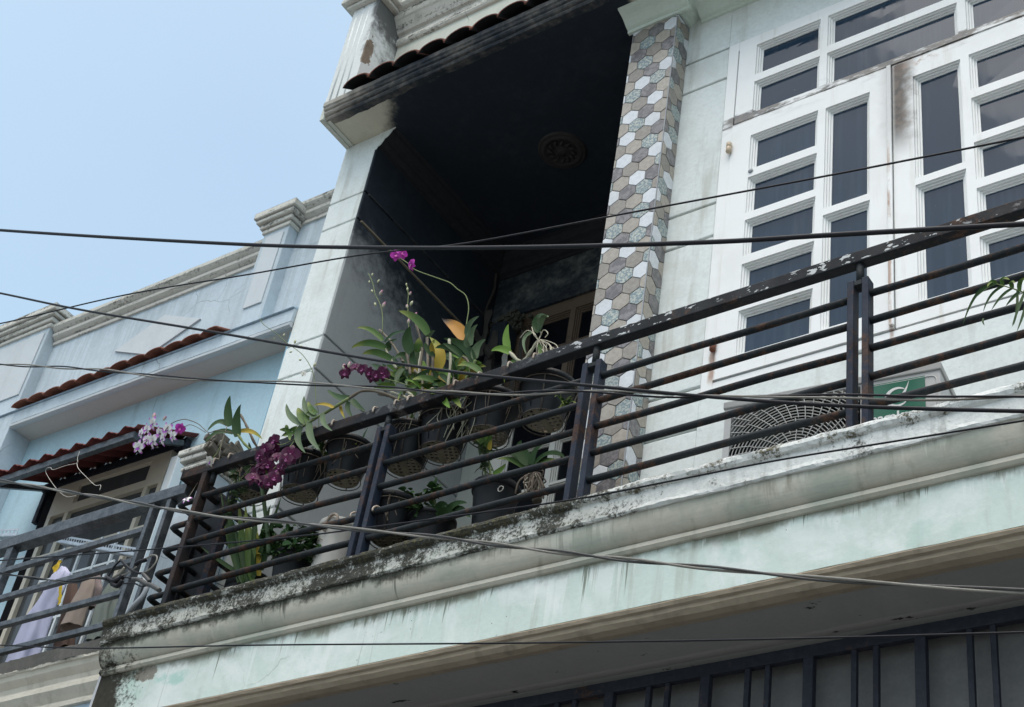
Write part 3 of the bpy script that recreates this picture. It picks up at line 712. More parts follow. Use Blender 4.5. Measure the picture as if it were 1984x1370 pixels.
# parapet with mouldings and the corner pillar
par = MB().box(-4.68, XR, 3.94, 4.2, 6.18, 7.9).build('parapet', 'canopy_plaster', house)
MB().sweep([(3.945,6.835),(3.925,6.838),(3.917,6.85),(3.918,6.885),(3.926,6.90),(3.926,6.915),(3.908,6.925),(3.87,6.99),(3.86,7.0),(3.85,7.02),(3.852,7.05),(3.835,7.06),(3.82,7.08),(3.82,7.13),(3.945,7.16)], -4.672, XR, 120, .0008).build('cornice', 'mouldy_cornice', par)
def ex_pillar(b, c):
    x, y, z = b.xyz()
    n = b.noise(6, 6, .65); nf = b.noise(30, 4)
    d = b.math('ADD', b.math('POWER', b.math('DIVIDE', b.math('SUBTRACT', y, 3.735), .05), 2.0), b.math('POWER', b.math('DIVIDE', b.math('SUBTRACT', z, 6.60), .16), 2.0))
    d = b.math('ADD', d, b.step(x, -4.70, -4.68, 3, 0))
    c = b.mix(b.step(b.math('MULTIPLY_ADD', b.noise(11, 7, .65), 5.0, d), 2.9, 3.0, 1, 0), c, b.mix(nf, (.15,.115,.085), (.30,.24,.18)))
    st = b.math('MULTIPLY', b.step(b.math('MULTIPLY_ADD', n, .5, b.math('MULTIPLY_ADD', z, .55, b.math('MULTIPLY', nf, .25))), 3.98, 4.18), b.step(b.math('MULTIPLY_ADD', n, .10, x), -4.67, -4.63))
    return b.mix(b.math('MULTIPLY', st, .88), c, (.05,.05,.048))
plaster('pillar_plaster', (.66,.69,.68), (.25,.24,.2), .35, .3, .9, .5, ex_pillar)
cp_ = MB(); cp_.sweep([(3.716,6.18),(3.716,7.03),(4.1,7.03),(4.1,6.18)], -4.865, -4.673, 6, .002)
cpl = cp_.build('corner_pillar', 'pillar_plaster', house)
for k in range(3): MB().tube([(-4.835+.045*k+.004*k*k, 3.7265, 6.22), (-4.83+.043*k, 3.7262, 6.6), (-4.835+.047*k, 3.7267, 7.03)], .0125, 10).build('flute', 'pillar_plaster', cpl)
MB().box(-4.90, -4.64, 3.685, 4.13, 7.035, 7.06).build('capital', 'mouldy_cornice', cpl, .004)
MB().box(-4.93, -4.61, 3.655, 4.16, 7.062, 7.10).build('capital', 'mouldy_cornice', cpl, .008)
# clean crown round the column head and along the window wall
def crown(y, x0, x1, s=1.0):
    return [(y+.004,ZC-.075*s),(y-.012,ZC-.075*s),(y-.014,ZC-.058*s),(y-.030,ZC-.052*s),(y-.060*s,ZC-.030*s),(y-.075*s,ZC-.022*s),(y-.115*s,ZC-.010*s),(y-.12*s,ZC-.0015),(y+.004,ZC-.0015)]
hd = MB().sweep(crown(YP, 0, 0), -3.045, -2.70).build('column_head', 'green_trim', house)
MB().sweep(crown(YW, 0, 0, .9), -2.70, XR).build('wall_crown', 'green_trim', hd)
m = MB(); pr = crown(0, 0, 0, .8); n = len(pr)
m.add([(-2.771-a, y, z-.0006) for y in (YP-.02, YW) for a, z in pr], [(k, n+k, n+(k+1) % n, (k+1) % n) for k in range(n)] + [tuple(range(n))]); m.build('side_crown', 'green_trim', hd)
# burnt oddments in the recess corner
rag = thing('burnt_fittings', 'charred wiring box and rags hanging in the far corner of the black recess', 'debris')
c = at(975, 640, 5.05)
m = MB(); m.box(c.x-.05, c.x+.05, 5.0, 5.118, c.z-.16, c.z+.02); m.build('wall_box', 'soot_side', rag, .008)
m = MB()
for i in range(110):
    p = V((c.x+random.gauss(.02,.035), 5.09+random.uniform(-.03,.025), c.z+.07+random.gauss(0,.035))); s = random.uniform(.006,.018)
    m.obox(p, V((s,0,random.uniform(-.5,.5)*s)), V((0,s*.6,0)), V((random.uniform(-.5,.5)*s,0,s*.9)))
m.build('crumbled_plaster', 'cove_plaster', rag)
def strip(parent, name, a, b_, w, mat, n=10, wob=.02):
    a, b_ = V(a), V(b_); m = MB(); vs = []; s = (b_-a).cross(V((0,1,0))).normalized()
    for i in range(n+1):
        t = i/n; p = a.lerp(b_, t); k = w*(.7+.5*noise.noise(V((i*.7, w*90, a.x*5))))
        for j in range(4):
            q = p + s*k*(j/3-.5) + V((0, wob*noise.noise(V((i*.5, j*1.3, a.x*9))), 0)); vs.append(q)
    fs = [(i*4+j, i*4+j+1, i*4+j+5, i*4+j+4) for i in range(n) for j in range(3)]
    return m.add(vs, fs, True).build(name, mat, parent)
for px, py, qx, qy, w, mt in ((985,665,965,760,.05,'pale_rag'),(960,640,940,740,.06,'burnt_rag'),(948,600,930,690,.05,'burnt_rag'),(1000,690,985,770,.04,'burnt_rag'),(915,640,950,690,.05,'burnt_rag'),(1012,640,1003,720,.03,'burnt_rag')):
    strip(rag, 'hanging_rag', at(px,py,5.0), at(qx,qy,4.95), w, mt)
MB().tube(spline([at(962,500,5.08), at(958,560,5.07), at(940,610,5.05), at(955,680,5.02), at(950,750,5.0)]), .009, 8).build('conduit', 'burnt_rag', rag)

# ------------------------------------------------------------------ ground-floor gate
gate = thing('metal_gate', 'dark steel gate with upright bars below the balcony', 'gate')
MB().box(-4.64, XR, 3.775, 3.80, 2.333, 2.374).build('top_rail', 'gate_iron', gate, .002)
MB().box(-4.64, XR, 3.835, 3.84, -1.55, 2.373).build('sheet', 'gate_sheet', gate)
gx = -1.557; bigm = MB().box(-.0165, .0165, 3.772, 3.797, -1.5, 2.3325).build('stile', 'gate_iron', gate, .002); thin = MB().box(-.0085, .0085, 3.778, 3.795, -1.5, 2.3325).build('bar', 'gate_iron', gate, .0015)
fb, ft = True, True
for k in range(-9, 8):
    x = gx + .3475*k
    if x < -4.6 or x > XR: continue
    if fb: bigm.location.x = x; fb = False
    else: inst(bigm, 'stile', gate, (x, 0, 0))
    for dx in (-.137, -.205):
        if x + dx < -4.62: continue
        if ft: thin.location.x = x+dx; ft = False
        else: inst(thin, 'bar', gate, (x+dx, 0, 0))

# ------------------------------------------------------------------ balcony railing
rail = thing('balcony_railing', 'rusty black iron balcony railing with peeling paint, hung with orchids', 'railing')
YR = 3.53
def hz(x): return 3.652 - .020*max(0, min(1, (-2.6-x)/.9)) - .006*max(0, min(1, (-3.6-x)/1.1))
m = MB(); xs = [-4.752 + (XR+4.752)*i/60 for i in range(61)]
vs = []; fs = []
for x in xs:
    z = hz(x) + .002*noise.noise(V((x*3,0,0))); y = YR - .018
    vs += [(x,y,z-.050),(x,y,z),(x,y+.042,z),(x,y+.042,z-.050)]
for i in range(60):
    for k in range(4): fs.append((i*4+k, i*4+(k+1)%4, (i+1)*4+(k+1)%4, (i+1)*4+k))
fs += [(0,1,2,3), (243,242,241,240)]
m.add(vs, fs).build('handrail', 'iron_rail', rail, .004)
MB().box(-4.751, -4.712, YR+.0245, 3.93, hz(-4.75)-.050, hz(-4.75)).build('handrail', 'iron_rail', rail, .004)
BZ = (3.460, 3.347, 3.232, 3.120, 3.005)
PP = [(-1.670,-1.596), (-2.696,-2.616), (-3.652,-3.584)]
def dbl(x0, x1):
    lean = random.uniform(-.004, .004)
    for a in (x0, x1-.023):
        q = MB().box(a, a+.023, YR-.020, YR+.024, 2.885, 3.525).build('post', 'iron_post', rail, .003)
    MB().box(x0+.0235, x1-.0235, YR-.018, YR+.022, 3.500, 3.520).build('post_bridge', 'iron_bar', rail, .002)
    MB().tube([((x0+x1)/2, YR+.002, 3.521), ((x0+x1)/2, YR+.002, hz((x0+x1)/2)-.049)], .0135, 12).build('post_stub', 'iron_bar', rail)
    MB().box(x0+.0235, x1-.0235, YR-.018, YR+.022, 2.886, 2.915).build('post_foot', 'iron_rail', rail, .004)
for a, c in PP + [(-.650,-.576), (.370,.444)]: dbl(a, c)
MB().box(-4.622, -4.594, YR-.020, YR+.024, 2.885, 3.575).build('post', 'iron_rail', rail, .003)
MB().tube([(-4.597+.02, YR+.01, 3.52), (-4.597+.02, YR+.01, hz(-4.6)-.049)], .0125, 10).build('post_stub', 'iron_bar', rail)
MB().box(-4.560, -4.525, 3.62, 3.66, 2.87, 3.55).build('post', 'iron_post', rail, .003)
spans = [(.4425, XR), (-.5775, .3715), (-1.5975, -.6485), (-2.617, -1.6685), (-3.585, -2.6945), (-4.595, -3.6505)]
for si, (a, c) in enumerate(spans):
    for z in BZ:
        j = [random.uniform(-.004,.004) for _ in range(4)]
        if si == 5: j[0] -= .004; j[3] -= .004
        P = [(a, YR, z+j[0]), (a*.67+c*.33, YR+.003*j[1]/.004, z+j[1]), (a*.33+c*.67, YR, z+j[2]), (c, YR, z+j[3])]
        MB().tube(spline(P, 4), .0128, 12).build('bar', 'iron_bar', rail)
for z in BZ:        # short bars that turn the corner and run back to the wall
    z -= .012
    MB().tube([(-4.624, YR, z), (-4.712, YR, z), (-4.728, YR+.004, z), (-4.732, YR+.02, z), (-4.732, 3.93, z)], .0125, 10).build('return_bar', 'iron_bar', rail)

# ------------------------------------------------------------------ air conditioner
ac = thing('air_conditioner', 'grey air conditioner outdoor unit with round fan grille and green panel under the window', 'air conditioner')
AL = V((-2.205, 3.700, 2.785)); AU = V((.9927, .1206, 0)); AN = V((.1206, -.9927, 0)); AZ = V((0,0,1))
def ap(u, v, o=0.0): return AL + AU*u + AZ*v + AN*o
def abox(u0, u1, v0, v1, o0, o1):
    return MB().obox(ap((u0+u1)/2, (v0+v1)/2, (o0+o1)/2), AU*(u1-u0)/2, AN*(o1-o0)/2, AZ*(v1-v0)/2)
AW, AH, AD = .735, .542, .26
cas = MB()
for (u0,u1,v0,v1) in ((0,.024,0,AH-.03),(.474,AW,0,AH-.03),(.024,.474,0,.03),(.024,.474,.506,AH-.03)):
    cas.obox(ap((u0+u1)/2, (v0+v1)/2, -.013), AU*(u1-u0)/2, AN*.013, AZ*(v1-v0)/2)
cas = cas.build('casing', 'ac_body', ac)
abox(AW-.012, AW, 0, AH-.031, -AD, -.0265).build('side_panel', 'ac_body', ac)
abox(0, .012, 0, AH-.031, -AD, -.0265).build('side_panel', 'ac_body', ac)
abox(.0125, AW-.0125, .0, AH-.031, -AD, -AD+.02).build('coil', 'ac_coil', ac)
abox(.470, .478, .0, AH-.032, -AD+.021, -.027).build('partition', 'ac_dark', ac)
abox(-.006, AW+.006, AH-.0295, AH, -AD-.006, .006).build('lid', 'ac_lid', ac, .004)
abox(.60, .73, -.07, 0, -AD, -.02).build('foot', 'ac_dark', ac); abox(.02, .15, -.07, 0, -AD, -.02).build('foot', 'ac_dark', ac)
fc = (.249, .268)
sh = MB(); Mx = Matrix((AU, AZ, AN)).transposed()
sh.lathe([(.232,-.005),(.228,-.06),(.222,-.11)], ap(fc[0], fc[1]), 48, M=Mx); sh.build('fan_shroud', 'ac_dark', ac)
hub = MB().lathe([(0,-.055),(.045,-.058),(.052,-.075),(.052,-.11)], ap(fc[0], fc[1]), 24, M=Mx).build('fan_hub', 'ac_dark', ac)
for k in range(3):
    a0 = 2.1*k; m = MB(); vs = []
    for i in range(6):
        r = .05 + .165*i/5
        for j in range(5):
            a = a0 + (j/4-.5)*1.25; vs.append(ap(fc[0]+r*math.cos(a), fc[1]+r*math.sin(a), -.085+.05*(j/4-.5)))
    m.add(vs, [(i*5+j, i*5+j+1, i*5+j+6, i*5+j+5) for i in range(5) for j in range(4)], True).build('fan_blade', 'ac_coil', hub)
gr = MB()
for q in range(25):
    r = .022 + .0122*q; run = []
    for k in range(97):
        a = 2*math.pi*k/96; u = fc[0]+r*math.cos(a); v = fc[1]+r*math.sin(a)
        if .026 < u < .472 and .032 < v < .504: run.append(ap(u, v, .004))
        else:
            if len(run) > 1: gr.tube(run, .0019, 5, False)
            run = []
    if len(run) > 1: gr.tube(run, .0019, 5, False)
for rg, (r0, r1, nn) in enumerate(((.022,.085,14),(.085,.150,26),(.150,.225,40),(.225,.318,52))):
    for k in range(nn):
        a = 2*math.pi*(k+.5*(rg % 2))/nn + rg*.1; run = []
        for i in range(9):
            r = r0 + (r1-r0)*i/8; aa = a + (r-r0)*1.6; u = fc[0]+r*math.cos(aa); v = fc[1]+r*math.sin(aa)
            if .026 < u < .472 and .032 < v < .504: run.append(ap(u, v, .0062))
        if len(run) > 1: gr.tube(run, .0019, 5, False)
gr.build('fan_grille', 'grille_wire', ac)
for (o, w) in ((.012,.004),):
    m = MB(); rr = []
    for (cu, cv_, a0) in ((.705,.475,0),(.515,.475,90),(.515,.28,180),(.705,.28,270)):
        for k in range(5): a = math.radians(a0+22.5*k); rr.append(ap(cu+.018*math.cos(a), cv_+.018*math.sin(a), .001))
    m.tube(rr+[rr[0]], .0022, 6, False).build('panel_bead', 'ac_body', ac)
bp = abox(.512, .6866, .285, .498, .0005, .0025).build('brand_panel', 'ac_green', ac)
# emblem: open crescent with a rising stroke
def flat(poly, o, name, mat, parent):
    m = MB(); n = len(poly)
    m.add([ap(u, v, o) for u, v in poly] + [ap(u, v, o-.0012) for u, v in poly], [(k, (k+1) % n, n+(k+1) % n, n+k) for k in range(n)])
    h = n//2
    for k in range(h-1): m.add([ap(*poly[k], o), ap(*poly[k+1], o), ap(*poly[n-2-k], o), ap(*poly[n-1-k], o)], [(0,1,2,3)])
    return m.build(name, mat, parent)
ec = (.597, .430); out = []; inn = []
for k in range(25):
    a = math.radians(52 + 285*k/24); t = k/24; w = .013*math.sin(math.pi*min(1, t*1.02+.02))**.6
    out.append((ec[0]+(.036+w*.5)*math.cos(a), ec[1]+(.036+w*.5)*math.sin(a))); inn.append((ec[0]+(.036-w*.5)*math.cos(a), ec[1]+(.036-w*.5)*math.sin(a)))
flat(out + inn[::-1], .0040, 'emblem', 'ac_white', bp)
s1 = [(.612,.442),(.620,.455),(.628,.470),(.635,.489)]; s2 = [(.6355,.489),(.631,.468),(.626,.450),(.622,.440)]
flat(s1 + s2, .0040, 'emblem', 'ac_white', bp)
tx = bpy.data.curves.new('lettering', 'FONT'); tx.body = 'nagakawa'; tx.size = .048; tx.align_x = 'CENTER'; tx.extrude = .0006; tx.offset = .0012
tmp = bpy.data.objects.new('lettering_curve', tx); COL.objects.link(tmp)
bpy.context.view_layer.update()
tme = bpy.data.meshes.new_from_object(tmp.evaluated_get(bpy.context.evaluated_depsgraph_get())); bpy.data.objects.remove(tmp)
tme.materials.clear(); tme.materials.append(MAT['ac_white'])
to = bpy.data.objects.new('lettering', tme); COL.objects.link(to); to.parent = bp
Mt = Matrix((AU, AZ, AN)).transposed().to_4x4(); Mt.translation = ap(.5995, .340, .0035); to.matrix_world = Mt

# ------------------------------------------------------------------ neighbour house
nb = thing('neighbour_house', 'light blue neighbouring house with moulded parapet and red tile edging', 'house')
YN, YCN, YPN, YLN = 4.085, 3.93, 4.02, 3.95
wallm = MB().box(-9.5, -4.89, YN, YN+.2, -1.55, 4.93).build('wall', 'blue_wall', nb)
MB().box(-9.5, -7.0, YCN, YN-.001, 2.8, 4.925).build('wall_pier', 'pale_blue_wall', nb)
for z in (3.95, 3.35): MB().box(-6.998, -6.56, YN-.004, YN+.01, z, z+.010).build('wall_line', 'neighbour_trim', wallm)
cano = MB().box(-6.999, -4.869, YCN+.02, YPN, 4.824, 4.93).build('canopy', 'neighbour_soffit', nb)
MB().box(-6.998, -4.869, YPN, YN-.0005, 4.824, 4.925).build('canopy_back', 'neighbour_soffit', cano)
MB().sweep([(YCN,4.845),(YCN,4.925),(YCN+.02,4.93),(YCN+.02,4.845)], -6.999, -4.869, 60, .001).build('canopy_face', 'pale_blue_wall', cano)
MB().sweep([(YCN+.03,4.818),(YCN+.012,4.814),(YCN-.004,4.818),(YCN-.006,4.832),(YCN+.002,4.843),(YCN+.03,4.843)], -6.999, -4.869, 60, .0008).build('canopy_bead', 'neighbour_trim', cano)
nt = rooftile('roof_tile', .142, .034, .12, .06, .009, 8)
t0 = None
for k in range(13):
    x = -6.93 + .1365*k
    if x > -5.32: break
    if t0 is None: t0 = nt.build('roof_tile', 'red_tile', cano); o = t0
    else: o = inst(t0, 'roof_tile', cano)
    o.location = (x, YCN-.045+random.uniform(-.004,.004), 4.932); o.rotation_euler = (0, random.uniform(-.03,.03), random.uniform(-.03,.03))
MB().add([(-9.4,YCN-.012,4.931),(-4.869,YCN-.012,4.931),(-4.869,YPN,4.985),(-9.4,YPN,4.985),(-9.4,YPN,4.931),(-4.869,YPN,4.931)], [(0,1,2,3),(0,4,5,1),(2,5,4,3),(0,3,4),(1,5,2)]).build('cement_bed', 'mid_blue_wall', cano)
prp = MB().box(-9.5, -4.869, YPN, YPN+.16, 4.93, 5.56).build('parapet', 'pale_blue_wall', nb)
def coping(x0, x1, z, name='coping', par=prp, y=YPN):
    P = [(y+.001,z-.125),(y-.012,z-.125),(y-.016,z-.108),(y-.006,z-.098),(y-.020,z-.088),(y-.036,z-.076),(y-.040,z-.060),(y-.030,z-.050),(y-.046,z-.036),(y-.060,z-.022),(y-.062,z),(y+.2,z),(y+.2,z-.12)]
    return MB().sweep(P, x0, x1, int((x1-x0)*40)+2, .0006).build(name, 'mouldy_cornice', par)
coping(-7.05, -5.32, 5.625)
MB().box(-5.135, -4.87, YPN-.001, YPN+.15, 5.50, 5.80).build('parapet_block', 'pale_blue_wall', prp)
coping(-5.13, -4.868, at(600, 405, YPN).z)
def npillar(x0, x1, z1, capw=.05, depth=YLN):
    p = MB().box(x0, x1, depth, YPN+.1, 4.93, z1-.13).build('pillar', 'pale_blue_wall', nb, .003)
    for k, (o, a, c) in enumerate(((.012,.135,.105),(.026,.104,.072),(.046,.071,.045),(.060,.044,.0))):
        MB().box(x0-o, x1+o, depth-o, YPN+.12, z1-a, z1-c).build('cap_step', 'mouldy_cornice', p, .006)
    MB().box(x0+.03, x1-.025, depth-.008, depth-.0005, 5.09, z1-.17).build('raised_panel', 'neighbour_trim', p, .003)
    return p
npillar(-5.325, -5.140, 5.775)
npillar(-7.55, -7.055, 5.735)
dia = [at(x, y, YPN-.010) for x, y in ((221.5,680),(287,687),(388,617),(319,610))]
MB().prism(dia, (0,.0095,0)).build('diamond_panel', 'neighbour_trim', prp)
# window, sill pipe and awning
def sub(name, parent):
    o = bpy.data.objects.new(name, None); COL.objects.link(o); o.parent = parent; return o
nwin = sub('window', nb)
hs = [(-6.295,-5.772,4.208,4.302),(-6.455,-6.350,3.95,4.31),(-5.722,-5.655,3.95,4.31)]
m = MB(); pierced(m, -6.488, -5.622, 4.148, 4.345, [(-6.295,-5.772,4.208,4.302)], YN-.035, YN-.002, 2, .006, .006); w_ = m.build('frame', 'alu_cream', nwin)
panes(nwin, hs[:1], YN-.022, 'grey_glass')
lower = MB()
for x0, x1 in ((-6.488,-6.458),(-6.345,-6.315),(-5.755,-5.728),(-5.650,-5.622)): lower.box(x0, x1, YN-.034, YN-.002, 2.84, 4.1475)
lower.box(-6.457, -5.651, YN-.033, YN-.003, 3.86, 3.90); lower.box(-6.457, -5.651, YN-.033, YN-.003, 2.84, 2.9)
lower.build('lower_frame', 'alu_cream', nwin)
MB().box(-6.46, -5.645, YN-.012, YN-.0005, 2.86, 4.146).build('pane', 'grey_glass', nwin)
gb = MB()
for x in (-6.20,-6.06,-5.92,-5.80): gb.box(x-.007, x+.007, YN-.055, YN-.043, 2.86, 3.88)
for z in (3.70,3.45,3.2,2.98): gb.box(-6.31, -5.76, YN-.053, YN-.045, z, z+.013)
gb.build('window_bars', 'pvc_white', nwin)
MB().box(-6.560, -6.492, YN-.03, YN-.0005, 2.84, 4.39).build('dark_upright', 'void', nwin, .003)  # near-black upright strip beside the window frame
MB().box(-5.560, -5.505, YN-.075, YN-.015, 2.84, 4.255).build('white_gutter', 'pvc_white', nb, .004)
aw = sub('awning', nb); aw['label'] = 'corrugated dark red awning on a grey steel frame'
m = MB(); vs = []; fs = []; NX = 136
for layer in (0, 1):
    for i in range(NX+1):
        x = -6.66 + (-5.497+6.66)*i/NX; wv = .014*math.sin(2*math.pi*(x+5.497)/.118) + .006*math.sin(4*math.pi*(x+5.497)/.118)
        for j in range(4):
            t = j/3; y = 3.715 + (4.083-3.715)*t; z = 4.236 + .195*t; vs.append((x, y, z + wv + .003*layer))
O = (NX+1)*4
for i in range(NX):
    for j in range(3):
        a = i*4+j; fs += [(a, a+1, a+5, a+4), (O+a+4, O+a+5, O+a+1, O+a)]
    fs += [(i*4, i*4+4, O+i*4+4, O+i*4), (i*4+3, O+i*4+3, O+i*4+7, i*4+7)]
fs += [(k, O+k, O+k+1, k+1) for k in range(3)] + [(NX*4+k, NX*4+k+1, O+NX*4+k+1, O+NX*4+k) for k in range(3)]
sheet = m.add(vs, fs, True).build('corrugated_sheet', 'awning_sheet', aw)
MB().box(-6.63, -5.53, 3.735, 3.765, 4.183, 4.222).build('front_bar', 'grey_steel', aw, .002)
MB().box(-6.62, -5.535, 4.045, 4.083, 4.345, 4.395).build('back_bar', 'gate_iron', aw, .002)
for x in (-6.60, -5.555):
    MB().bar((x, 3.765, 4.205), (x, 4.045, 4.362), .03, .03).build('side_arm', 'grey_steel', aw, .002)
    MB().bar((x, 4.066, 4.36), (x, 4.066, 4.15), .03, .03, V((0,1,0))).build('wall_bracket', 'gate_iron', aw, .002)
for k in range(8): MB().lathe([(0,-.006),(.006,-.005),(.006,0)], (-6.44+.118*k, 4.035, 4.386), 8).build('light_dot', 'ac_white', aw)  # white dots standing in for daylight through holes in the sheet
hg = thing('wire_hanger', 'bent pale wire clothes hanger hooked on the dark red window awning', 'clothes hanger')
Dh = 3.72
MB().tube(spline([at(154,875,Dh), at(150,888,Dh), at(149,897,Dh), at(128,902,Dh), at(103,910,Dh), at(98,906,Dh), at(90,908,Dh), at(90,918,Dh+.01), at(108,945,Dh+.03), at(128,962,Dh+.04), at(148,960,Dh+.04)], 5), .0015, 6).build('wire', 'pale_wire', hg)
MB().tube(spline([at(149,897,Dh), at(152,908,Dh), at(168,925,Dh+.01), at(184,940,Dh+.03), at(195,940,Dh+.04), at(193,950,Dh+.04)], 5), .0015, 6).build('wire', 'pale_wire', hg)
# neighbour balcony slab and pipe
YS = 3.54
ns = MB().box(-9.5, -4.91, YS+.08, YN, 2.66, 2.80).build('balcony_slab', 'neighbour_slab', nb)
MB().sweep([(YS+.16,2.70),(YS+.16,2.862),(YS+.01,2.866),(YS-.004,2.858),(YS,2.80),(YS+.006,2.792),(YS+.16,2.792)], -9.5, -4.905, 260, .005).build('curb', 'neighbour_slab', ns)
MB().sweep([(YS+.10,2.795),(YS+.012,2.795),(YS+.02,2.77),(YS+.045,2.745),(YS+.05,2.725),(YS+.036,2.705),(YS+.034,2.685),(YS+.05,2.665),(YS+.066,2.645),(YS+.058,2.630),(YS+.058,2.615),(YS+.10,2.615)], -9.5, -4.91, 160, .002).build('cornice', 'neighbour_slab', ns)
MB().box(-9.5, -4.91, YS+.075, YS+.16, 2.1, 2.614).build('fascia', 'mid_blue_wall', ns)
MB().tube([(-4.885, YS+.02, 2.78), (-4.886, YS+.02, 1.2)], .020, 14).build('drain_pipe', 'pvc_grey', nb)
# boundary pillar between the balconies
bp_ = thing('boundary_pillar', 'short white pillar with stained moulded cap between the two balconies', 'pillar')
MB().box(-5.005, -4.835, 3.72, 3.925, 2.80, 3.788).build('shaft', 'pale_blue_wall', bp_, .004)
for o, z0, z1 in ((.010,3.789,3.812),(.024,3.813,3.838),(.014,3.839,3.858),(.036,3.859,3.888),(.048,3.889,3.922)):
    MB().box(-5.005-o, -4.835+o, 3.72-o, 3.9245+o*.1, z0, z1).build('cap_step', 'mouldy_cornice', bp_, .007)
m = MB()
for i in range(46):
    p = V((-4.83+random.uniform(-.06,.05), 3.74+random.uniform(-.07,.12), 3.90+random.uniform(-.05,.045))); a = random.uniform(-.6,.6)
    m.obox(p, V((.010,0,.004)), V((0,.035*math.cos(a),.035*math.sin(a))), V((.002,0,.012)))
m.build('bark_slab', 'bark', bp_, .003)

# neighbour railing
nr = thing('neighbour_railing', 'grey square-tube balcony railing of the light blue house', 'railing')
YQ = 3.56
MB().box(-9.0, -4.758, YQ-.005, YQ+.055, 3.535, 3.592).build('handrail', 'grey_steel', nr, .003)
for z in (3.405, 3.248, 3.092, 2.945): MB().box(-5.88, -4.97, YQ, YQ+.024, z-.013, z+.013).build('bar', 'grey_steel', nr, .002); MB().box(-8.9, -5.926, YQ, YQ+.024, z-.013, z+.013).build('bar', 'grey_steel', nr, .002)
for x in (-4.968, -4.865, -5.925, -5.905): MB().box(x, x+.024, YQ+.001, YQ+.041, 2.862, 3.534).build('post', 'grey_steel', nr, .002)
# slotted steel angles carrying the washing
for (a, c, lb) in (((112,1043,3.95),(268,1070,3.80),'perforated grey steel angle spanning behind the neighbour railing'), ((-30,1034,3.70),(34,1031,3.70),'short perforated steel angle end above the neighbour railing at the left edge')):
    so = thing('slotted_angle', lb, 'steel angle', group=None)
    A, B = at(*a), at(*c); t = (B-A); L = t.length; t.normalize(); s = t.cross(V((0,0,1))).normalized(); n = int(L/.03)
    m = MB()
    for i in range(n):              # web with real slots
        p = A + t*(L*(i+.5)/n); h = L/n/2
        m.obox(p + V((0,0,.016)), t*h, s*.0012, V((0,0,.005))); m.obox(p - V((0,0,.012)), t*h, s*.0012, V((0,0,.008))); m.obox(p + t*h*.8 + V((0,0,.0035)), t*h*.22, s*.0012, V((0,0,.0078)))
    m.build('web', 'zinc_angle', so)
    MB().obox((A+B)/2 + V((0,0,-.0215)) - s*.015, t*L/2, s*.015, V((0,0,.0012))).build('flange', 'zinc_angle', so)

# washing
def garment(name, label, cat, sections, mat, folds=5, amp=.25, n=40, parts=()):
    """closed folded tube: sections = (centre, half width along X, half depth)"""
    m = MB(); vs = []; fs = []; rows = []
    for i in range(len(sections)-1):
        (a, wa, da), (c, wc, dc) = sections[i], sections[i+1]
        for k in range(6): t = k/6; rows.append((V(a).lerp(V(c), t), wa+(wc-wa)*t, da+(dc-da)*t))
    rows.append((V(sections[-1][0]), sections[-1][1], sections[-1][2]))
    for i, (p, w, d) in enumerate(rows):
        T = i/(len(rows)-1)
        for k in range(n):
            a = 2*math.pi*k/n; r = 1 + amp*(.35+.65*T)*math.sin(folds*a + 1.7*noise.noise(V((T*3,0,folds)))) + .12*noise.noise(V((math.cos(a)*2, math.sin(a)*2, T*4)))
            vs.append(p + V((w*r*math.cos(a), d*r*math.sin(a), .006*noise.noise(V((a*2, T*5, 3))))))
    for i in range(len(rows)-1):
        for k in range(n): fs.append((i*n+k, i*n+(k+1)%n, (i+1)*n+(k+1)%n, (i+1)*n+k))
    o = thing(name, label, cat, group=None)
    m.add(vs, fs, True).build('cloth', mat, o)
    return o
Z0 = lambda x, y, d: at(x/4.567, 980+y/4.567, d)
g1 = garment('hanging_garment', 'pale lilac garment with a yellow strap hanging behind the neighbour railing', 'garment',
    [(Z0(560,545,3.75),.012,.012),(Z0(540,610,3.75),.055,.022),(Z0(470,760,3.74),.060,.03),(Z0(350,960,3.74),.070,.035),(Z0(270,1180,3.74),.078,.04),(Z0(170,1420,3.74),.085,.04)], 'cloth_lilac', 4, .22)
strip(g1, 'yellow_collar', Z0(535,480,3.735), Z0(480,590,3.735), .05, 'cloth_yellow', 8, .015)
strip(g1, 'yellow_strap', Z0(535,710,3.695), Z0(525,870,3.69), .032, 'cloth_yellow', 8, .006)
garment('hanging_garment', 'beige trouser leg with an open hem hanging beside the lilac garment', 'garment',
    [(Z0(800,590,3.76),.02,.016),(Z0(770,720,3.76),.045,.025),(Z0(700,880,3.75),.052,.03),(Z0(620,1075,3.75),.062,.036)], 'cloth_beige', 3, .12)
garment('hanging_garment', 'mauve bundle of washing tucked behind the beige trouser leg', 'garment',
    [(Z0(850,600,3.80),.02,.016),(Z0(840,740,3.80),.04,.022),(Z0(790,900,3.80),.03,.02)], 'cloth_mauve', 4, .2)
garment('hanging_garment', 'dark sage cloth hanging furthest right behind the neighbour railing', 'garment',
    [(Z0(1010,680,3.80),.02,.016),(Z0(975,780,3.80),.05,.024),(Z0(920,960,3.80),.055,.028),(Z0(860,1200,3.80),.06,.03)], 'cloth_sage', 5, .22)
garment('hanging_garment', 'dark brown cloth hanging low between the lilac garment and the trouser leg', 'garment',
    [(Z0(640,700,3.86),.03,.016),(Z0(600,1000,3.86),.05,.02),(Z0(560,1260,3.85),.06,.02)], 'cloth_brown', 4, .2)

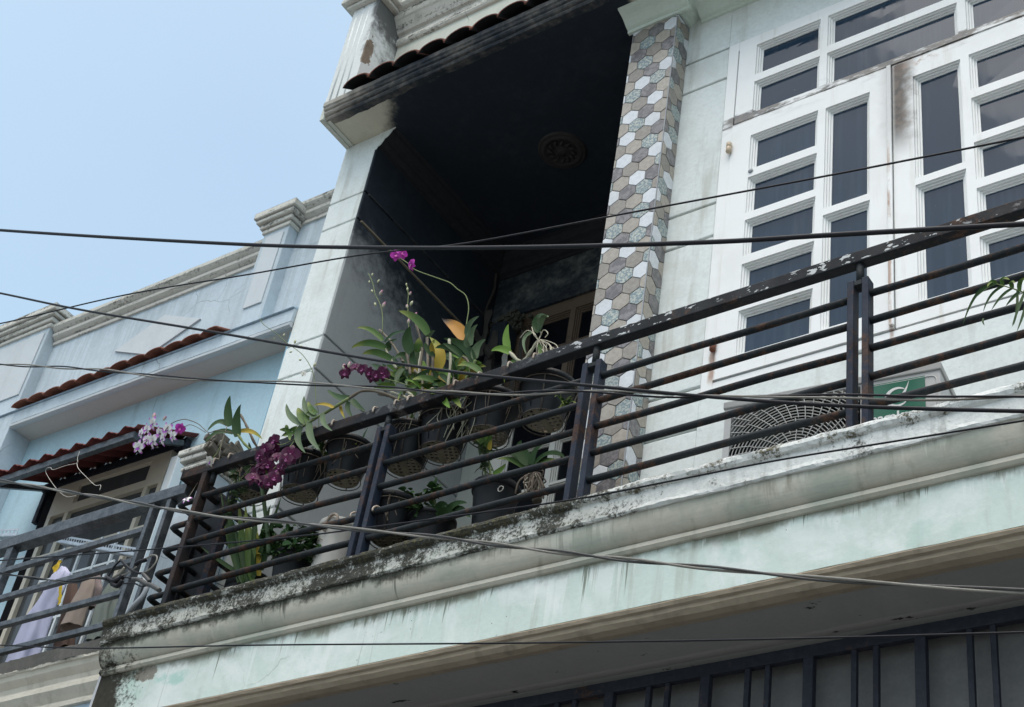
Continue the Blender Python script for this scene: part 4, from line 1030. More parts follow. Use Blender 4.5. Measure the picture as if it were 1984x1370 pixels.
# ------------------------------------------------------------------ cables over the street
def cable(label, pts, r, mat, d, pair=None, name='overhead_cable', twist=26, sep=None, ends=2):
    o = thing(name, label, 'cable', group=None)
    P = spline([at(x, y, d if len(q) == 0 else q[0]) for x, y, *q in pts], 8)
    if ends:                                   # the spans run on along the street, out of the picture
        P = [P[0] + (P[0]-P[3]).normalized()*k for k in (7, 4, 2, .8)] + P
    P = P + [P[-1] + (P[-1]-P[-4]).normalized()*k for k in (.8, 2, 4, 7)] if ends == 2 else P
    if not pair: MB().tube(P, r, 8).build('strand', mat, o)
    else:
        sep = sep or r
        for s, mt in ((1, mat), (-1, pair)):
            Q = []; L = 0
            D = spline(P, 3)
            for i, p in enumerate(D):
                if i: L += (p - D[i-1]).length
                a = L*twist + 1.3*math.sin(L*3.1); Q.append(p + V((0, math.cos(a), math.sin(a)))*sep*s)
            MB().tube(Q, r, 7).build('strand', mt, o)
    return o
cable('thick black cable crossing the sky and the recess, highest at the left edge', [(-160,433),(0,446),(250,462),(530,476),(760,480),(950,480),(1160,476),(1400,468),(1600,456),(1984,434),(2150,424)], .0058, 'cable_black', 2.25)
cable('thin dark cable climbing from the left edge to the window panes at the right', [(-160,655),(0,627),(240,572),(480,532),(700,494),(905,471),(1200,416),(1580,345),(1984,266),(2150,232)], .0026, 'cable_black', 2.45)
cable('black cable falling from the parapet of the blue house to the air conditioner', [(-160,536),(0,568),(155,600),(400,641),(700,693),(900,723),(1130,746),(1400,771),(1650,787),(1984,797),(2150,799)], .0042, 'cable_black', 2.35)
cable('twisted black and grey wire pair passing the orchids and the green panel', [(-160,698),(0,706),(180,716),(360,734),(560,742),(760,753),(940,764),(1130,758),(1300,767),(1480,768),(1640,768),(1800,772),(1984,768),(2150,764)], .0026, 'cable_black', 2.40, 'cable_pale', sep=.0042, twist=8)
cable('pale twisted wire pair sagging across the lower cornice', [(-160,905),(0,931),(200,964),(400,998),(560,1012),(700,1027),(860,1042),(1000,1060),(1200,1083),(1400,1103),(1600,1122),(1800,1136),(1984,1146),(2150,1152)], .0029, 'cable_grey', 2.40, 'cable_pale', sep=.0033, twist=12)
cable('thin dark cable running along the mouldy balcony edge', [(-160,1098),(0,1086),(300,1064),(560,1041),(700,1024),(860,1003),(1110,968),(1300,932),(1500,893),(1715,858),(1984,815),(2150,788)], .0024, 'cable_black', 2.7)
cable('lowest thin black cable, almost level, in front of the gate bars', [(-160,1246),(0,1250),(180,1256),(500,1250),(1000,1246),(1500,1238),(1984,1225),(2150,1220)], .0020, 'cable_black', 2.3)
cable('slack wire ending at the knot of tape by the neighbour railing', [(-160,1088),(0,1111),(90,1123),(142,1128),(180,1120),(206,1121)], .0028, 'cable_grey', 3.2, 'cable_black', sep=.003, twist=9, ends=1)
kn = thing('cable_joint', 'tangled taped cable joint tied beside the neighbour railing post', 'cable')
K = lambda x, y, d=3.22: at(x/4.567, 980+y/4.567, d)
for pts, r, mt in (([(940,640),(1000,670),(1060,650),(1085,620)], .011, 'cable_black'), ([(990,690),(1040,710),(1085,660)], .009, 'cable_black'), ([(1000,640),(1060,600),(1105,545)], .006, 'cable_pale'),
        ([(950,640),(1010,540),(1068,480)], .004, 'cable_black'), ([(1068,480),(1150,560),(1220,595),(1285,598)], .005, 'cable_black'), ([(1175,650),(1230,655),(1290,690),(1340,705),(1415,750)], .009, 'cable_grey'), ([(1265,600),(1300,640),(1325,670)], .008, 'cable_grey'),
        ([(1200,520),(1240,495),(1290,480)], .008, 'cable_black'), ([(1285,590),(1340,550),(1385,490),(1385,445),(1340,440),(1290,470)], .0032, 'cable_pale'), ([(1080,690),(1180,685),(1260,715),(1330,690)], .003, 'cable_black'), ([(1020,640),(1120,600),(1210,540)], .0025, 'cable_pale'), ([(1090,630),(1160,640),(1200,640)], .003, 'cable_black')):
    MB().tube(spline([K(*p) for p in pts], 5), r, 8).build('wrapped_wire', mt, kn)

# ------------------------------------------------------------------ plants
PX = 1/600.0                                      # metres per photo pixel at the railing
def leafmesh(B, Cp, T, w, N=None, fold=.22, n=10, base=.35, blunt=.75):
    m = MB(); vs = []; ts = []; fs = []
    N = V(N) if N else V((.35, -.75, -.25))
    for i in range(n+1):
        t = i/n; p = bez(B, Cp, T, t); q = (Cp-B)*(1-t) + (T-Cp)*t; q = q.normalized() if q.length > 1e-9 else V((0,0,1))
        s = q.cross(N); s = s.normalized() if s.length > 1e-6 else q.orthogonal().normalized(); nn = s.cross(q).normalized()
        k = w/2*(base*(1-t)**3 + (math.sin(math.pi*min(1, t*.93+.04)**blunt))**.75) if t < 1 else w*.01
        for j in (-1, -.5, 0, .5, 1):
            vs.append(p + s*k*j + nn*(k*fold*(abs(j)**1.5) + .02*w*noise.noise(V((t*4, j*2, B.x*40))))); ts.append(t)
    for i in range(n):
        for j in range(4): fs.append((i*5+j, i*5+j+1, i*5+j+6, i*5+j+5))
    return m.add(vs, fs, True, ts)
def leaf(parent, b_, c_, t_, wpx, mat, d0=3.55, d1=None, dc=None, N=None, fold=.22, name='leaf'):
    d1 = d0 if d1 is None else d1; dc = (d0+d1)/2 if dc is None else dc
    if N is None: N = (random.uniform(.0,.55), -.8, random.uniform(-.7,.15))
    return leafmesh(at(*b_, d0), at(*c_, dc), at(*t_, d1), wpx*PX*(d0/3.53)*1.12, N, fold).build(name, mat, parent)
def flower(parent, c, size, pm, lm, face=None, spin=None, droop=0.0):
    f = V(face) if face else V((random.uniform(-.2,.8), -1, random.uniform(-.9,.2)))
    f.normalize(); s = f.cross(V((0,0,1))).normalized(); u = s.cross(f); spin = random.uniform(-.5,.5) if spin is None else spin
    m = MB(); R = size/2
    for k in range(5):
        a = math.pi/2 + 2*math.pi*k/5 + spin; wide = (.58 if k in (1, 4) else .34) if pm != 'petal_white' else (.40 if k in (1, 4) else .24); back = random.uniform(-.15,.35)
        d = s*math.cos(a) + u*math.sin(a); e = f.cross(d); vs = []; ts = []
        for i in range(7):
            t = i/6; p = c + d*R*(.06+.94*t) - f*R*(back*t*t) + f*R*.10*math.sin(t*3)
            w = R*wide*(math.sin(math.pi*(t*.86+.10))**.8)
            for j in (-1, 0, 1): vs.append(p + e*w*j + f*R*.10*abs(j)*(1-t) ); ts.append(.05+.95*t)
        m.add(vs, [(i*3+j, i*3+j+1, i*3+j+4, i*3+j+3) for i in range(6) for j in range(2)], True, ts)
    o = m.build('flower', pm, parent)
    m = MB(); vs = []; ts = []
    for i in range(5):
        t = i/4
        for j in range(7):
            a = math.pi*(.15 + .7*j/6)*(1) + math.pi; r = R*(.10+.22*t)
            vs.append(c + f*R*(.05+.42*t) + s*math.cos(a)*r + u*(math.sin(a)*r*.8 - R*.18*t*t)); ts.append(t)
    m.add(vs, [(i*7+j, i*7+j+1, i*7+j+8, i*7+j+7) for i in range(4) for j in range(6)], True, ts)
    m.lathe([(0,0),(R*.10,R*.05),(R*.08,R*.18),(0,R*.22)], c + f*R*.02, 8, M=Matrix((s, u, f)).transposed())
    m.build('lip', lm, o)
    return o
def bud(parent, p, dirv, L, mat):
    dirv = V(dirv).normalized(); P = [p + dirv*L*t for t in (0,.15,.4,.7,.9,1)]
    return MB().tube(P, [L*.08, L*.17, L*.25, L*.21, L*.11, L*.02], 8, ts=None).build('bud', mat, parent)
def stem(parent, pts, r, mat, d=3.55, name='stem', n=6):
    P = spline([at(x, y, q[0] if q else d) for x, y, *q in pts], 5)
    rr = r if not isinstance(r, tuple) else [r[0]+(r[1]-r[0])*i/(len(P)-1) for i in range(len(P))]
    return MB().tube(P, rr, n).build(name, mat, parent)
def cane(parent, pts, r, mat, d=3.55):
    P = spline([at(x, y, q[0] if q else d) for x, y, *q in pts], 7)
    return MB().tube(P, [r*(.8+.35*abs(math.sin(i*.55))) for i in range(len(P))], 8).build('cane', mat, parent)

# pots -------------------------------------------------
def potbody(m, c, rb, rt_, h, slots=True, n=30):
    P = [(rb,0),(rb+(rt_-rb)*.10,h*.10),(rb+(rt_-rb)*.42,h*.42),(rb+(rt_-rb)*.85,h*.84),(rt_,h*.86),(rt_*1.05,h*.865),(rt_*1.05,h*.99),(rt_*1.02,h),(rt_*.97,h*.99),(rt_*.93,h*.84),(rb*.95,h*.02)]
    sk = (lambda i, k: i == 1 and k % 10 in (2, 3)) if slots else None
    m.lathe(P, c, n, (lambda i, k: (i == 1 or i == 9) and k % 10 in (2,3) and i == 1) if slots else None)
def meshdisc(m, c, R, pitch=.0205, bw=.0075, th=.004, rot=.3):
    cs, sn = math.cos(rot), math.sin(rot)
    ax = V((cs, sn, 0)); ay = V((-sn, cs, 0)); n = int(R/pitch)+1
    for k in range(-n, n+1):
        o = (k+.5)*pitch
        if abs(o) > R*.97: continue
        L = math.sqrt(R*R-o*o)
        m.obox(c + ay*o, ax*L, ay*bw/2, V((0,0,th/2))); m.obox(c + ax*o + V((0,0,.0007)), ax*bw/2, ay*L, V((0,0,th/2)))
    m.obox(c - V((0,0,.001)), ax*bw*1.1, ay*R, V((0,0,th/2)))
    m.lathe([(R*.965,-.004),(R*1.02,-.004),(R*1.02,.006),(R*.965,.006),(R*.965,-.004)], c, 30)
def hook(m, x, z0, ya=3.588):
    zt = hz(x)
    m.tube(spline([(x, ya, z0), (x+.002, ya-.004, zt-.02), (x, YR+.030, zt+.008), (x, YR+.004, zt+.010), (x-.002, YR-.022, zt+.003), (x-.003, YR-.0245, zt-.022)], 5), .0038, 7)
pots = {}
def hang_pot(key, px, py, label, rb=.071, rt_=.100, h=.165, d=3.67, onbar=None, slots=True, plate=True):
    o = thing('hanging_pot', label, 'plant pot', group='black orchid pots hanging inside the railing')
    c = at(px, py, d); pots[key] = (o, c, rt_, h)
    m = MB(); potbody(m, c, rb, rt_, h, slots); p = m.build('pot', 'pot_plastic', o)
    m = MB(); meshdisc(m, c + V((0,0,.004)), rb*.97, rot=random.uniform(.1,.5)); m.build('mesh_base', 'pot_mesh', p)
    m = MB()
    for k in range(26):
        a = random.uniform(0, 6.28); r = rt_*.8*math.sqrt(random.random()); q = c + V((r*math.cos(a), r*math.sin(a), h*.80)); s = random.uniform(.008,.018)
        m.obox(q, V((s,s*.3,0)), V((-s*.3,s,0)), V((0,s*.2,s*.7)))
    m.build('bark_chips', 'soil', p)
    m = MB()
    m.tube([c + V((math.cos(a)*(rb+.008), math.sin(a)*(rb+.008), -.006)) for a in [2*math.pi*k/28 for k in range(29)]], .0022, 6, False)
    m.tube([c + V((math.cos(a)*(rt_*1.07), math.sin(a)*(rt_*1.07), h*.80)) for a in [2*math.pi*k/28 for k in range(29)]], .0022, 6, False)
    tie = V((c.x, 3.59, (hz(c.x)-.03) if onbar is None else onbar))
    for k in range(4):
        a = .5 + math.pi/2*k; lo = c + V((math.cos(a)*(rb+.008), math.sin(a)*(rb+.008), -.006)); hi = c + V((math.cos(a)*rt_*1.07, math.sin(a)*rt_*1.07, h*.8))
        up = V((c.x + (hi.x-c.x)*.75, 3.595, tie.z)) if k in (2, 3) else None
        m.tube([lo, hi] if up is None else [lo, hi, up], .0024, 6)
    hk = MB()
    if onbar is None:
        for k in (2, 3):
            a = .5 + math.pi/2*k; hook(hk, c.x + math.cos(a)*rt_*1.07*.75, tie.z)
    else:
        for k in (2, 3):
            a = .5 + math.pi/2*k; x = c.x + math.cos(a)*rt_*1.07*.75
            hk.tube(spline([(x, 3.595, tie.z), (x, 3.575, onbar+.022), (x, 3.53, onbar+.022), (x, 3.508, onbar+.004), (x, 3.506, onbar-.012)], 4), .0036, 7)
    m.build('wire_cage', 'cage_wire', o); hk.build('hook', 'hook_wire', o)
    return o
hang_pot('a', 484, 962, 'small black mesh-bottomed orchid pot behind the purple flowers, hanging nearest the railing corner', .055, .08, .13, 3.70)
hang_pot('b', 580, 957, 'black mesh-bottomed orchid pot, second from the railing corner')
hang_pot('c', 664, 928, 'black mesh-bottomed orchid pot with broad rim, left of the second double post', .067, .096, .16)
hang_pot('d', 782, 905, 'black mesh-bottomed orchid pot just right of the second double post')
hang_pot('e', 853, 877, 'black mesh-bottomed orchid pot under the big orchid clump', .074, .103, .165)
hang_pot('f', 945, 846, 'black mesh-bottomed orchid pot with a torn side, under the yellowing leaves', .074, .104, .17)
hang_pot('g', 1052, 816, 'black mesh-bottomed orchid pot hanging nearest the tiled column', .076, .106, .17)
hang_pot('h', 752, 1046, 'black mesh-bottomed pot hung low from a railing bar above the curb', .070, .099, .16, 3.66, 3.120)

for key, nl in (('a',5),('b',7),('c',6),('d',7),('f',5),('h',6)):        # what grows in the hanging pots
    o, c, r_, h_ = pots[key]
    for k in range(nl):
        a = random.uniform(0, 6.28); B = c + V((math.cos(a)*r_*.4, math.sin(a)*r_*.4, h_*.8)); T = B + V((math.cos(a)*random.uniform(.03,.11), math.sin(a)*.05-.02, random.uniform(-.02,.12)))
        leafmesh(B, (B+T)/2 + V((0,0,random.uniform(.03,.07))), T, random.uniform(.018,.028), (random.uniform(-.3,.5),-.8,.3)).build('leaf', random.choice(('leaf_deep','leaf_deep','leaf_green','leaf_grey')), o)
    m = MB()
    for k in range(6):
        a = random.uniform(3.3, 6.1); p = c + V((math.cos(a)*r_*1.02, math.sin(a)*r_*1.02, h_*random.uniform(.7,.95))); e = p + V((random.gauss(0,.02), -random.uniform(.0,.02), -random.uniform(.05,.16)))
        m.tube(spline([p, (p+e)/2 + V((random.gauss(0,.012),-.006,0)), e], 4), .0013, 4)
    m.build('roots', 'rusty_wire', o, kind='stuff')
# standing pots
ZSH = 3.03
shelf = thing('plant_shelf', 'low dark shelf behind the curb carrying the standing pots', 'shelf')
MB().box(-4.24, -2.84, 3.646, 3.83, ZSH-.025, ZSH).build('board', 'soil', shelf, .002)
for x in (-4.20, -3.54, -2.90):
    for y in (3.66, 3.81): MB().box(x-.015, x+.015, y-.012, y+.012, 2.70, ZSH-.0255).build('leg', 'soil', shelf)
def stand_pot(label, px, py, d, rb, rt_, mat='pot_plastic', name='plant_pot'):
    o = thing(name, label, 'plant pot')
    c = at(px, py, d); h = c.z-ZSH-.001; c.z = ZSH+.001
    m = MB(); potbody(m, c, rb, rt_, h, False, 32); m.lathe([(0,.004),(rb,.004)], c, 24); m.lathe([(0,h*.85),(rt_*.92,h*.85)], c, 24); m.build('pot', mat, o)
    return o, c, h
pv, pvc, pvh = stand_pot('plain black pot on the balcony edge with a climbing leafy plant', 963, 946, 3.71, .066, .088)
MB().tube([at(970,947,3.61)+V((math.cos(a)*.012,0,math.sin(a)*.012)) for a in [k*.7 for k in range(10)]], .002, 5).build('rim_ring', 'pale_wire', pv)
pw, pwc, pwh = stand_pot('off-white pot beside the leafy basil-like pot, left of the second double post', 660, 1022, 3.72, .075, .082, 'white_pot')
m = MB(); hx = at(640, 1010, 3.63)
m.tube(spline([hx + V((-.02,0,-.04)), hx + V((-.022,0,.0)), hx + V((0,0,.03)), hx + V((.03,0,.02)), hx + V((.04,0,-.02))], 5), .006, 8); m.build('handle', 'hook_wire', pw)
pl, plc, plh = stand_pot('low black pot overflowing with small green leaves behind the lowest bars', 572, 1082, 3.70, .07, .085)
pk, pkc, pkh = stand_pot('black pot with leafy shoots half hidden by the curb below the big clump', 838, 1008, 3.71, .07, .09)

# small leafed plants
def bush(parent, centres, n, size, mat='leaf_bush', root=None, d=3.66, stems=9):
    m = MB(); sm = MB(); C = [at(x, y, d) for x, y, *_ in centres]; R = [q[0]*PX for q in [c[2:] for c in centres]]
    root = V(root) if root else min(C, key=lambda p: p.z) - V((0,0,.04))
    for i in range(n):
        k = random.randrange(len(C)); p = C[k] + V((random.gauss(0, R[k]*.5), random.gauss(0, R[k]*.4), random.gauss(0, R[k]*.45)))
        az = random.uniform(0, 6.28); dv = V((math.cos(az), math.sin(az)-.3, random.uniform(-.5,.3))).normalized(); L = size*random.uniform(.6,1.25)
        lm = leafmesh(p, p + dv*L*.5 + V((0,0,.12*L)), p + dv*L - V((0,0,.25*L)), L*.72, (random.gauss(0,.5), -.5+random.gauss(0,.4), .9+random.gauss(0,.4)), .18, 5, .2, .62)
        m.add(lm.v, lm.f, True, lm.t)
        if i % max(1, n//stems) == 0: sm.tube(spline([root + V((random.gauss(0,.015), random.gauss(0,.015), 0)), (root+p)/2 + V((random.gauss(0,.02),0,random.uniform(0,.03))), p], 5), .0022, 5)
        elif random.random() < .5: sm.tube([p, p - dv*L*.5 - V((0,0,L*.3))], .0011, 4)
    m.build('foliage', mat, parent, kind='stuff'); sm.build('stems', 'stem_green', parent, kind='stuff')
bush(pl, [(528,1056,32),(560,1042,34),(596,1052,30),(545,1072,24),(606,1066,20),(573,1062,30),(600,1040,18),(520,1040,16)], 330, .032, root=plc+V((0,0,plh)), d=3.64)
tv = bush(pk, [(800,975,26),(775,985,20),(835,960,18),(815,992,24),(842,948,14),(790,960,16),(760,1000,14)], 150, .032, root=pkc+V((0,0,pkh*.8)), d=3.64)
for b_, c_, t_, w in (((850,1002),(835,985),(802,1000),26),((855,1004),(868,985),(880,1002),24),((848,1000),(850,972),(868,978),18),((858,1000),(880,970),(905,975),16),((862,1000),(890,975),(912,1003),18)):
    leaf(pk, b_, c_, t_, w, 'leaf_deep', 3.66, 3.62)
bush(pv, [(938,870,16),(945,888,16),(940,905,12),(938,852,8)], 34, .036, 'leaf_grey', root=pvc+V((-.02,0,pvh)), d=3.66, stems=6)
Z8 = lambda x, y: (820+x/5.71, 760+y/5.71)
for b_, c_, t_, w, mt in (((690,600),(660,540),(575,520),10,'leaf_green'),((700,600),(680,520),(600,480),9,'leaf_green'),((720,570),(740,490),(765,420),8,'leaf_green'),((700,560),(700,500),(695,455),8,'leaf_bright'),((735,640),(735,580),(758,520),9,'leaf_yellow'),((770,910),(860,880),(915,790),11,'leaf_bright'),((690,930),(650,940),(645,975),8,'leaf_grey')):
    leaf(pv, Z8(*b_), Z8(*c_), Z8(*t_), w, mt, 3.65, 3.63)
stem(pv, [Z8(690,1010), Z8(680,800), Z8(700,640), Z8(705,470)], .003, 'stem_green', 3.66)
stem(pv, [Z8(770,1010), Z8(740,850), Z8(720,720)], .003, 'stem_green', 3.66)

# left orchid with white and purple spray
o1 = thing('orchid', 'orchid with broad dark leaves and a white and purple flower spray reaching left', 'orchid')
for b_, c_, t_, w, mt in (((446,826),(438,795),(446,766),19,'leaf_deep'),((461,846),(454,812),(467,783),20,'leaf_deep'),((442,824),(424,806),(401,836),15,'leaf_deep'),((453,840),(418,826),(397,859),15,'leaf_deep')):
    leaf(o1, b_, c_, t_, w, mt, 3.50, 3.46, N=(.3,-.9,.2))
leaf(o1, (462,836), (490,830), (508,851), 11, 'leaf_yellow', 3.52, 3.52)
cane(o1, [(461,842,3.50), (472,858,3.51), (486,874,3.53), (500,905,3.62), (494,935,3.66)], .0055, 'stem_green')
cane(o1, [(466,803,3.53), (476,822,3.54), (490,852,3.56), (502,880,3.6), (498,935,3.66)], .0055, 'stem_brown')
stem(o1, [(450,838,3.48), (420,834,3.45), (404,838,3.44), (385,822,3.43), (366,814,3.42), (352,813,3.42), (332,821,3.42), (316,838,3.42), (296,848,3.42), (280,858,3.42)], .0019, 'stem_brown')
stem(o1, [(398,838,3.44), (382,828,3.43), (368,823,3.42), (355,828,3.42)], .0014, 'stem_brown')
stem(o1, [(440,826,3.49), (433,847,3.46), (428,865,3.45), (424,893,3.45)], .0016, 'stem_brown')
stem(o1, [(431,855,3.455), (420,878,3.45), (411,888,3.44)], .0016, 'stem_green')
for x, y, s in ((297,820,30),(274,840,28),(269,866,30),(297,854,34),(325,833,32),(316,850,32)):
    flower(o1, at(x, y, 3.42+random.uniform(-.015,.015)), s*PX*1.35, 'petal_white', 'lip_purple', (random.uniform(-.7,.4), -.9, random.uniform(-.9,-.2)))
for x, y, s in ((285,852,28),(310,838,28),(335,845,28),(285,832,26)): flower(o1, at(x, y, 3.425+random.uniform(-.015,.02)), s*PX*1.3, 'petal_white', 'lip_purple', (random.uniform(-.7,.4), -.9, random.uniform(-.9,-.2)))
flower(o1, at(349,830,3.42), 30*PX, 'petal_magenta', 'lip_magenta', (.6,-.6,-.5))
flower(o1, at(407,893,3.44), 30*PX, 'petal_pale', 'lip_purple', (-.2,-.6,-.9))
flower(o1, at(362,968,3.47), 28*PX, 'petal_white', 'lip_purple', (.1,-.8,.4)); stem(o1, [(362,968,3.48),(374,950,3.52),(388,925,3.6),(400,900,3.62)], .0014, 'stem_brown')
bud(o1, at(297,812,3.42), (-.1,0,1), 22*PX, 'bud_pink'); bud(o1, at(316,815,3.42), (.4,0,.8), 16*PX, 'bud_pink')

for i in range(16):                                   # older leaves crowding the corner pots
    bx, by = random.uniform(455,520), random.uniform(895,930); an = random.uniform(-1.4,1.4); L = random.uniform(30,60)
    leaf(o1, (bx,by), (bx+L*.4*math.sin(an), by-L*.6), (bx+L*math.sin(an), by-L*.75*math.cos(an)), random.uniform(9,15), random.choice(('leaf_deep','leaf_deep','leaf_green','leaf_yellow')), 3.64, 3.60)
# wine-red spray
o2 = thing('orchid', 'dense cluster of dark wine-purple orchid flowers hanging before the railing', 'orchid')
Z3 = lambda x, y: (340+x/3.968, 760+y/3.968)
for x, y, s in ((760,372,28),(742,415,30),(690,440,28),(650,490,28),(715,475,28),(735,520,26),(885,480,38),(800,590,32),(690,520,28),(655,560,28),(600,660,30),(700,680,30),(760,660,28),(720,700,24),(680,600,24),(830,560,24),(720,440,28),(770,440,26),(665,525,26),(710,560,28),(760,600,28),(630,620,28),(660,690,26),(740,640,28),(850,520,28),(780,500,24)):
    px, py = Z3(x, y); flower(o2, at(px, py, 3.455+random.uniform(-.03,.02)), s*PX*1.35, 'petal_wine', 'lip_wine', (random.uniform(-.4,.9), -.9, random.uniform(-.8,.2)))
stem(o2, [(*Z3(1080,300),3.58), (*Z3(960,330),3.50), (*Z3(880,420),3.47), (*Z3(800,540),3.46), (*Z3(700,640),3.46), (*Z3(640,650),3.46)], .0022, 'stem_green')
stem(o2, [(*Z3(940,350),3.50), (*Z3(830,400),3.47), (*Z3(780,400),3.46)], .0016, 'stem_green')
stem(o2, [(*Z3(1080,300),3.58), (*Z3(1110,380),3.63), (*Z3(1090,520),3.665)], .003, 'stem_green')
for b_, t_ in (((880,300),(800,290)),((860,310),(850,250)),((900,320),(830,340)),((880,330),(880,370)),((900,300),(940,270))):
    leaf(o2, Z3(*b_), Z3((b_[0]+t_[0])/2, (b_[1]+t_[1])/2-14), Z3(*t_), 9, 'leaf_green', 3.47, 3.46)

for i in range(12):
    bx, by = random.uniform(585,640), random.uniform(868,890); an = random.uniform(-1.5,1.5); L = random.uniform(26,50)
    leaf(o2, (bx,by), (bx+L*.4*math.sin(an), by-L*.5), (bx+L*math.sin(an), by-L*.6*math.cos(an)), random.uniform(8,13), random.choice(('leaf_deep','leaf_green','leaf_grey')), 3.64, 3.59)
# long arching cane
o3 = thing('orchid', 'orchid cane arching left over the rail with curled grey-green leaves', 'orchid')
cane(o3, [(800,800,3.62), (785,782,3.58), (745,763,3.55), (705,757,3.53), (676,772,3.52), (640,794,3.50), (612,810,3.49), (586,826,3.48)], .0058, 'stem_brown')
stem(o3, [(676,772,3.515), (640,794,3.495), (612,810,3.485), (586,826,3.475)], (.0075,.004), 'stem_green')
for b_, c_, t_, w, mt in (((592,823),(556,815),(555,782),15,'leaf_grey'),((612,808),(586,798),(589,767),14,'leaf_grey'),((613,802),(600,795),(597,778),14,'leaf_green'),((592,820),(582,805),(577,790),19,'leaf_green'),((584,826),(566,850),(592,878),14,'leaf_grey'),((600,816),(594,850),(620,872),15,'leaf_grey'),((626,801),(620,822),(644,835),11,'leaf_grey'),
        ((678,771),(655,776),(634,755),15,'leaf_deep'),((682,774),(690,788),(708,796),13,'leaf_deep'),((676,778),(668,795),(685,810),10,'leaf_deep'),((646,790),(628,778),(606,786),8,'leaf_yellow'),((659,783),(660,798),(669,812),6,'leaf_yellow'),((596,820),(590,800),(610,795),11,'leaf_green'),((575,828),(560,835),(545,846),9,'leaf_deep'),((580,830),(570,842),(560,838),10,'leaf_green')):
    leaf(o3, b_, c_, t_, w, mt, 3.48 if b_[0] < 650 else 3.52, None, N=(.5,-.7,-.1))

# big central clump
o4 = thing('orchid', 'large orchid clump with many canes, yellowing leaves and tall bud sprays', 'orchid')
Z5 = lambda x, y: (660+x/5.707, 560+y/5.707)
LV = [((470,570),(330,400),(175,432),11,'leaf_green'),((500,655),(290,540),(115,655),15,'leaf_green'),((565,775),(370,650),(240,722),14,'leaf_green'),((490,590),(570,470),(722,465),10,'leaf_deep'),((530,690),(500,600),(625,552),14,'leaf_deep'),
 ((970,500),(880,300),(640,240),18,'leaf_green'),((790,700),(700,560),(772,412),23,'leaf_deep'),((850,700),(870,620),(862,540),18,'leaf_green'),((820,850),(780,740),(800,650),13,'leaf_deep'),((1035,735),(960,690),(928,590),14,'leaf_deep'),((1070,900),(1170,690),(985,532),20,'leaf_yellow'),((1030,720),(1000,610),(1045,560),12,'leaf_yellow'),
 ((960,540),(990,480),(1045,460),10,'leaf_grey'),((1070,935),(800,860),(575,882),13,'leaf_yellow'),((1080,965),(950,900),(830,965),14,'leaf_deep'),((1060,1025),(920,960),(790,1005),15,'leaf_green'),((890,1090),(800,1020),(712,1008),13,'leaf_bright'),((1150,1105),(1080,1010),(1030,1012),14,'leaf_deep'),((1010,1095),(930,1040),(865,1050),13,'leaf_green'),((1165,1205),(1040,1100),(925,1140),14,'leaf_green'),
 ((1225,1235),(1150,1080),(1045,995),14,'leaf_green'),((1150,1130),(1260,1180),(1332,1316),15,'leaf_green'),((1090,1150),(1160,1230),(1212,1315),15,'leaf_bright'),((700,905),(600,985),(543,908),15,'leaf_green'),((690,880),(620,940),(605,1075),12,'leaf_deep'),((780,1000),(640,960),(610,1070),12,'leaf_green'),((740,1120),(660,1120),(635,1235),10,'leaf_green'),
 ((720,730),(650,720),(590,775),12,'leaf_deep'),((1110,1100),(1010,1180),(900,1120),13,'leaf_grey'),((1180,1180),(1080,1130),(1000,1160),13,'leaf_bright'),
 ((1370,560),(1290,390),(1130,340),25,'leaf_dry'),((1360,520),(1250,400),(1110,320),10,'leaf_dry'),((1400,520),(1390,370),(1532,300),12,'leaf_grey'),((1440,625),(1420,460),(1518,390),13,'leaf_grey'),((1480,820),(1430,590),(1135,545),19,'leaf_deep'),((1490,775),(1460,640),(1606,553),16,'leaf_grey'),((1345,745),(1180,590),(1045,655),14,'leaf_deep'),((1335,735),(1240,640),(1130,600),12,'leaf_deep'),
 ((1545,925),(1430,790),(1290,850),14,'leaf_green'),((1280,905),(1330,840),(1420,835),11,'leaf_green'),((1345,1060),(1330,960),(1405,895),15,'leaf_yellow'),((1545,1005),(1500,930),(1425,880),12,'leaf_yellow'),((1270,1020),(1290,930),(1230,780),9,'leaf_deep'),((1215,740),(1150,710),(1145,755),8,'leaf_grey'),((1410,640),(1370,560),(1410,470),12,'leaf_grey')]
for b_, c_, t_, w, mt in LV:
    q = random.uniform(-.05,.05); leaf(o4, Z5(*b_), Z5(*c_), Z5(*t_), w*1.05, mt, 3.58+q*.5, 3.56+q+(.0 if b_[1] < 1000 else -.06))
for pts, mt in (([(740,900),(700,820),(560,590),(430,455)],'stem_brown'),([(770,950),(755,830),(700,600)],'stem_brown'),([(880,1000),(880,850),(900,650),(835,390)],'stem_brown'),([(960,1000),(965,860),(955,540)],'stem_brown'),([(1010,1000),(1020,850),(1015,720)],'stem_brown'),([(1175,1160),(1190,1050),(1215,800),(1200,560)],'cane_pale'),([(1230,1160),(1250,1050),(1262,930)],'stem_brown'),([(880,1000),(870,840),(890,700)],'cane_pale'),([(620,880),(560,790),(480,640)],'cane_pale'),([(1470,960),(1400,790),(1330,740)],'stem_brown'),([(1300,1130),(1440,900),(1490,790)],'stem_green'),([(720,1260),(600,1200),(420,1160)],'stem_brown'),([(860,1260),(700,1190),(560,1140)],'cane_pale'),([(840,1240),(790,1180),(740,1140)],'cane_pale'),([(900,1240),(900,1000),(820,900)],'stem_brown')):
    cane(o4, [(*Z5(*p), 3.58) for p in pts], .0058, mt)
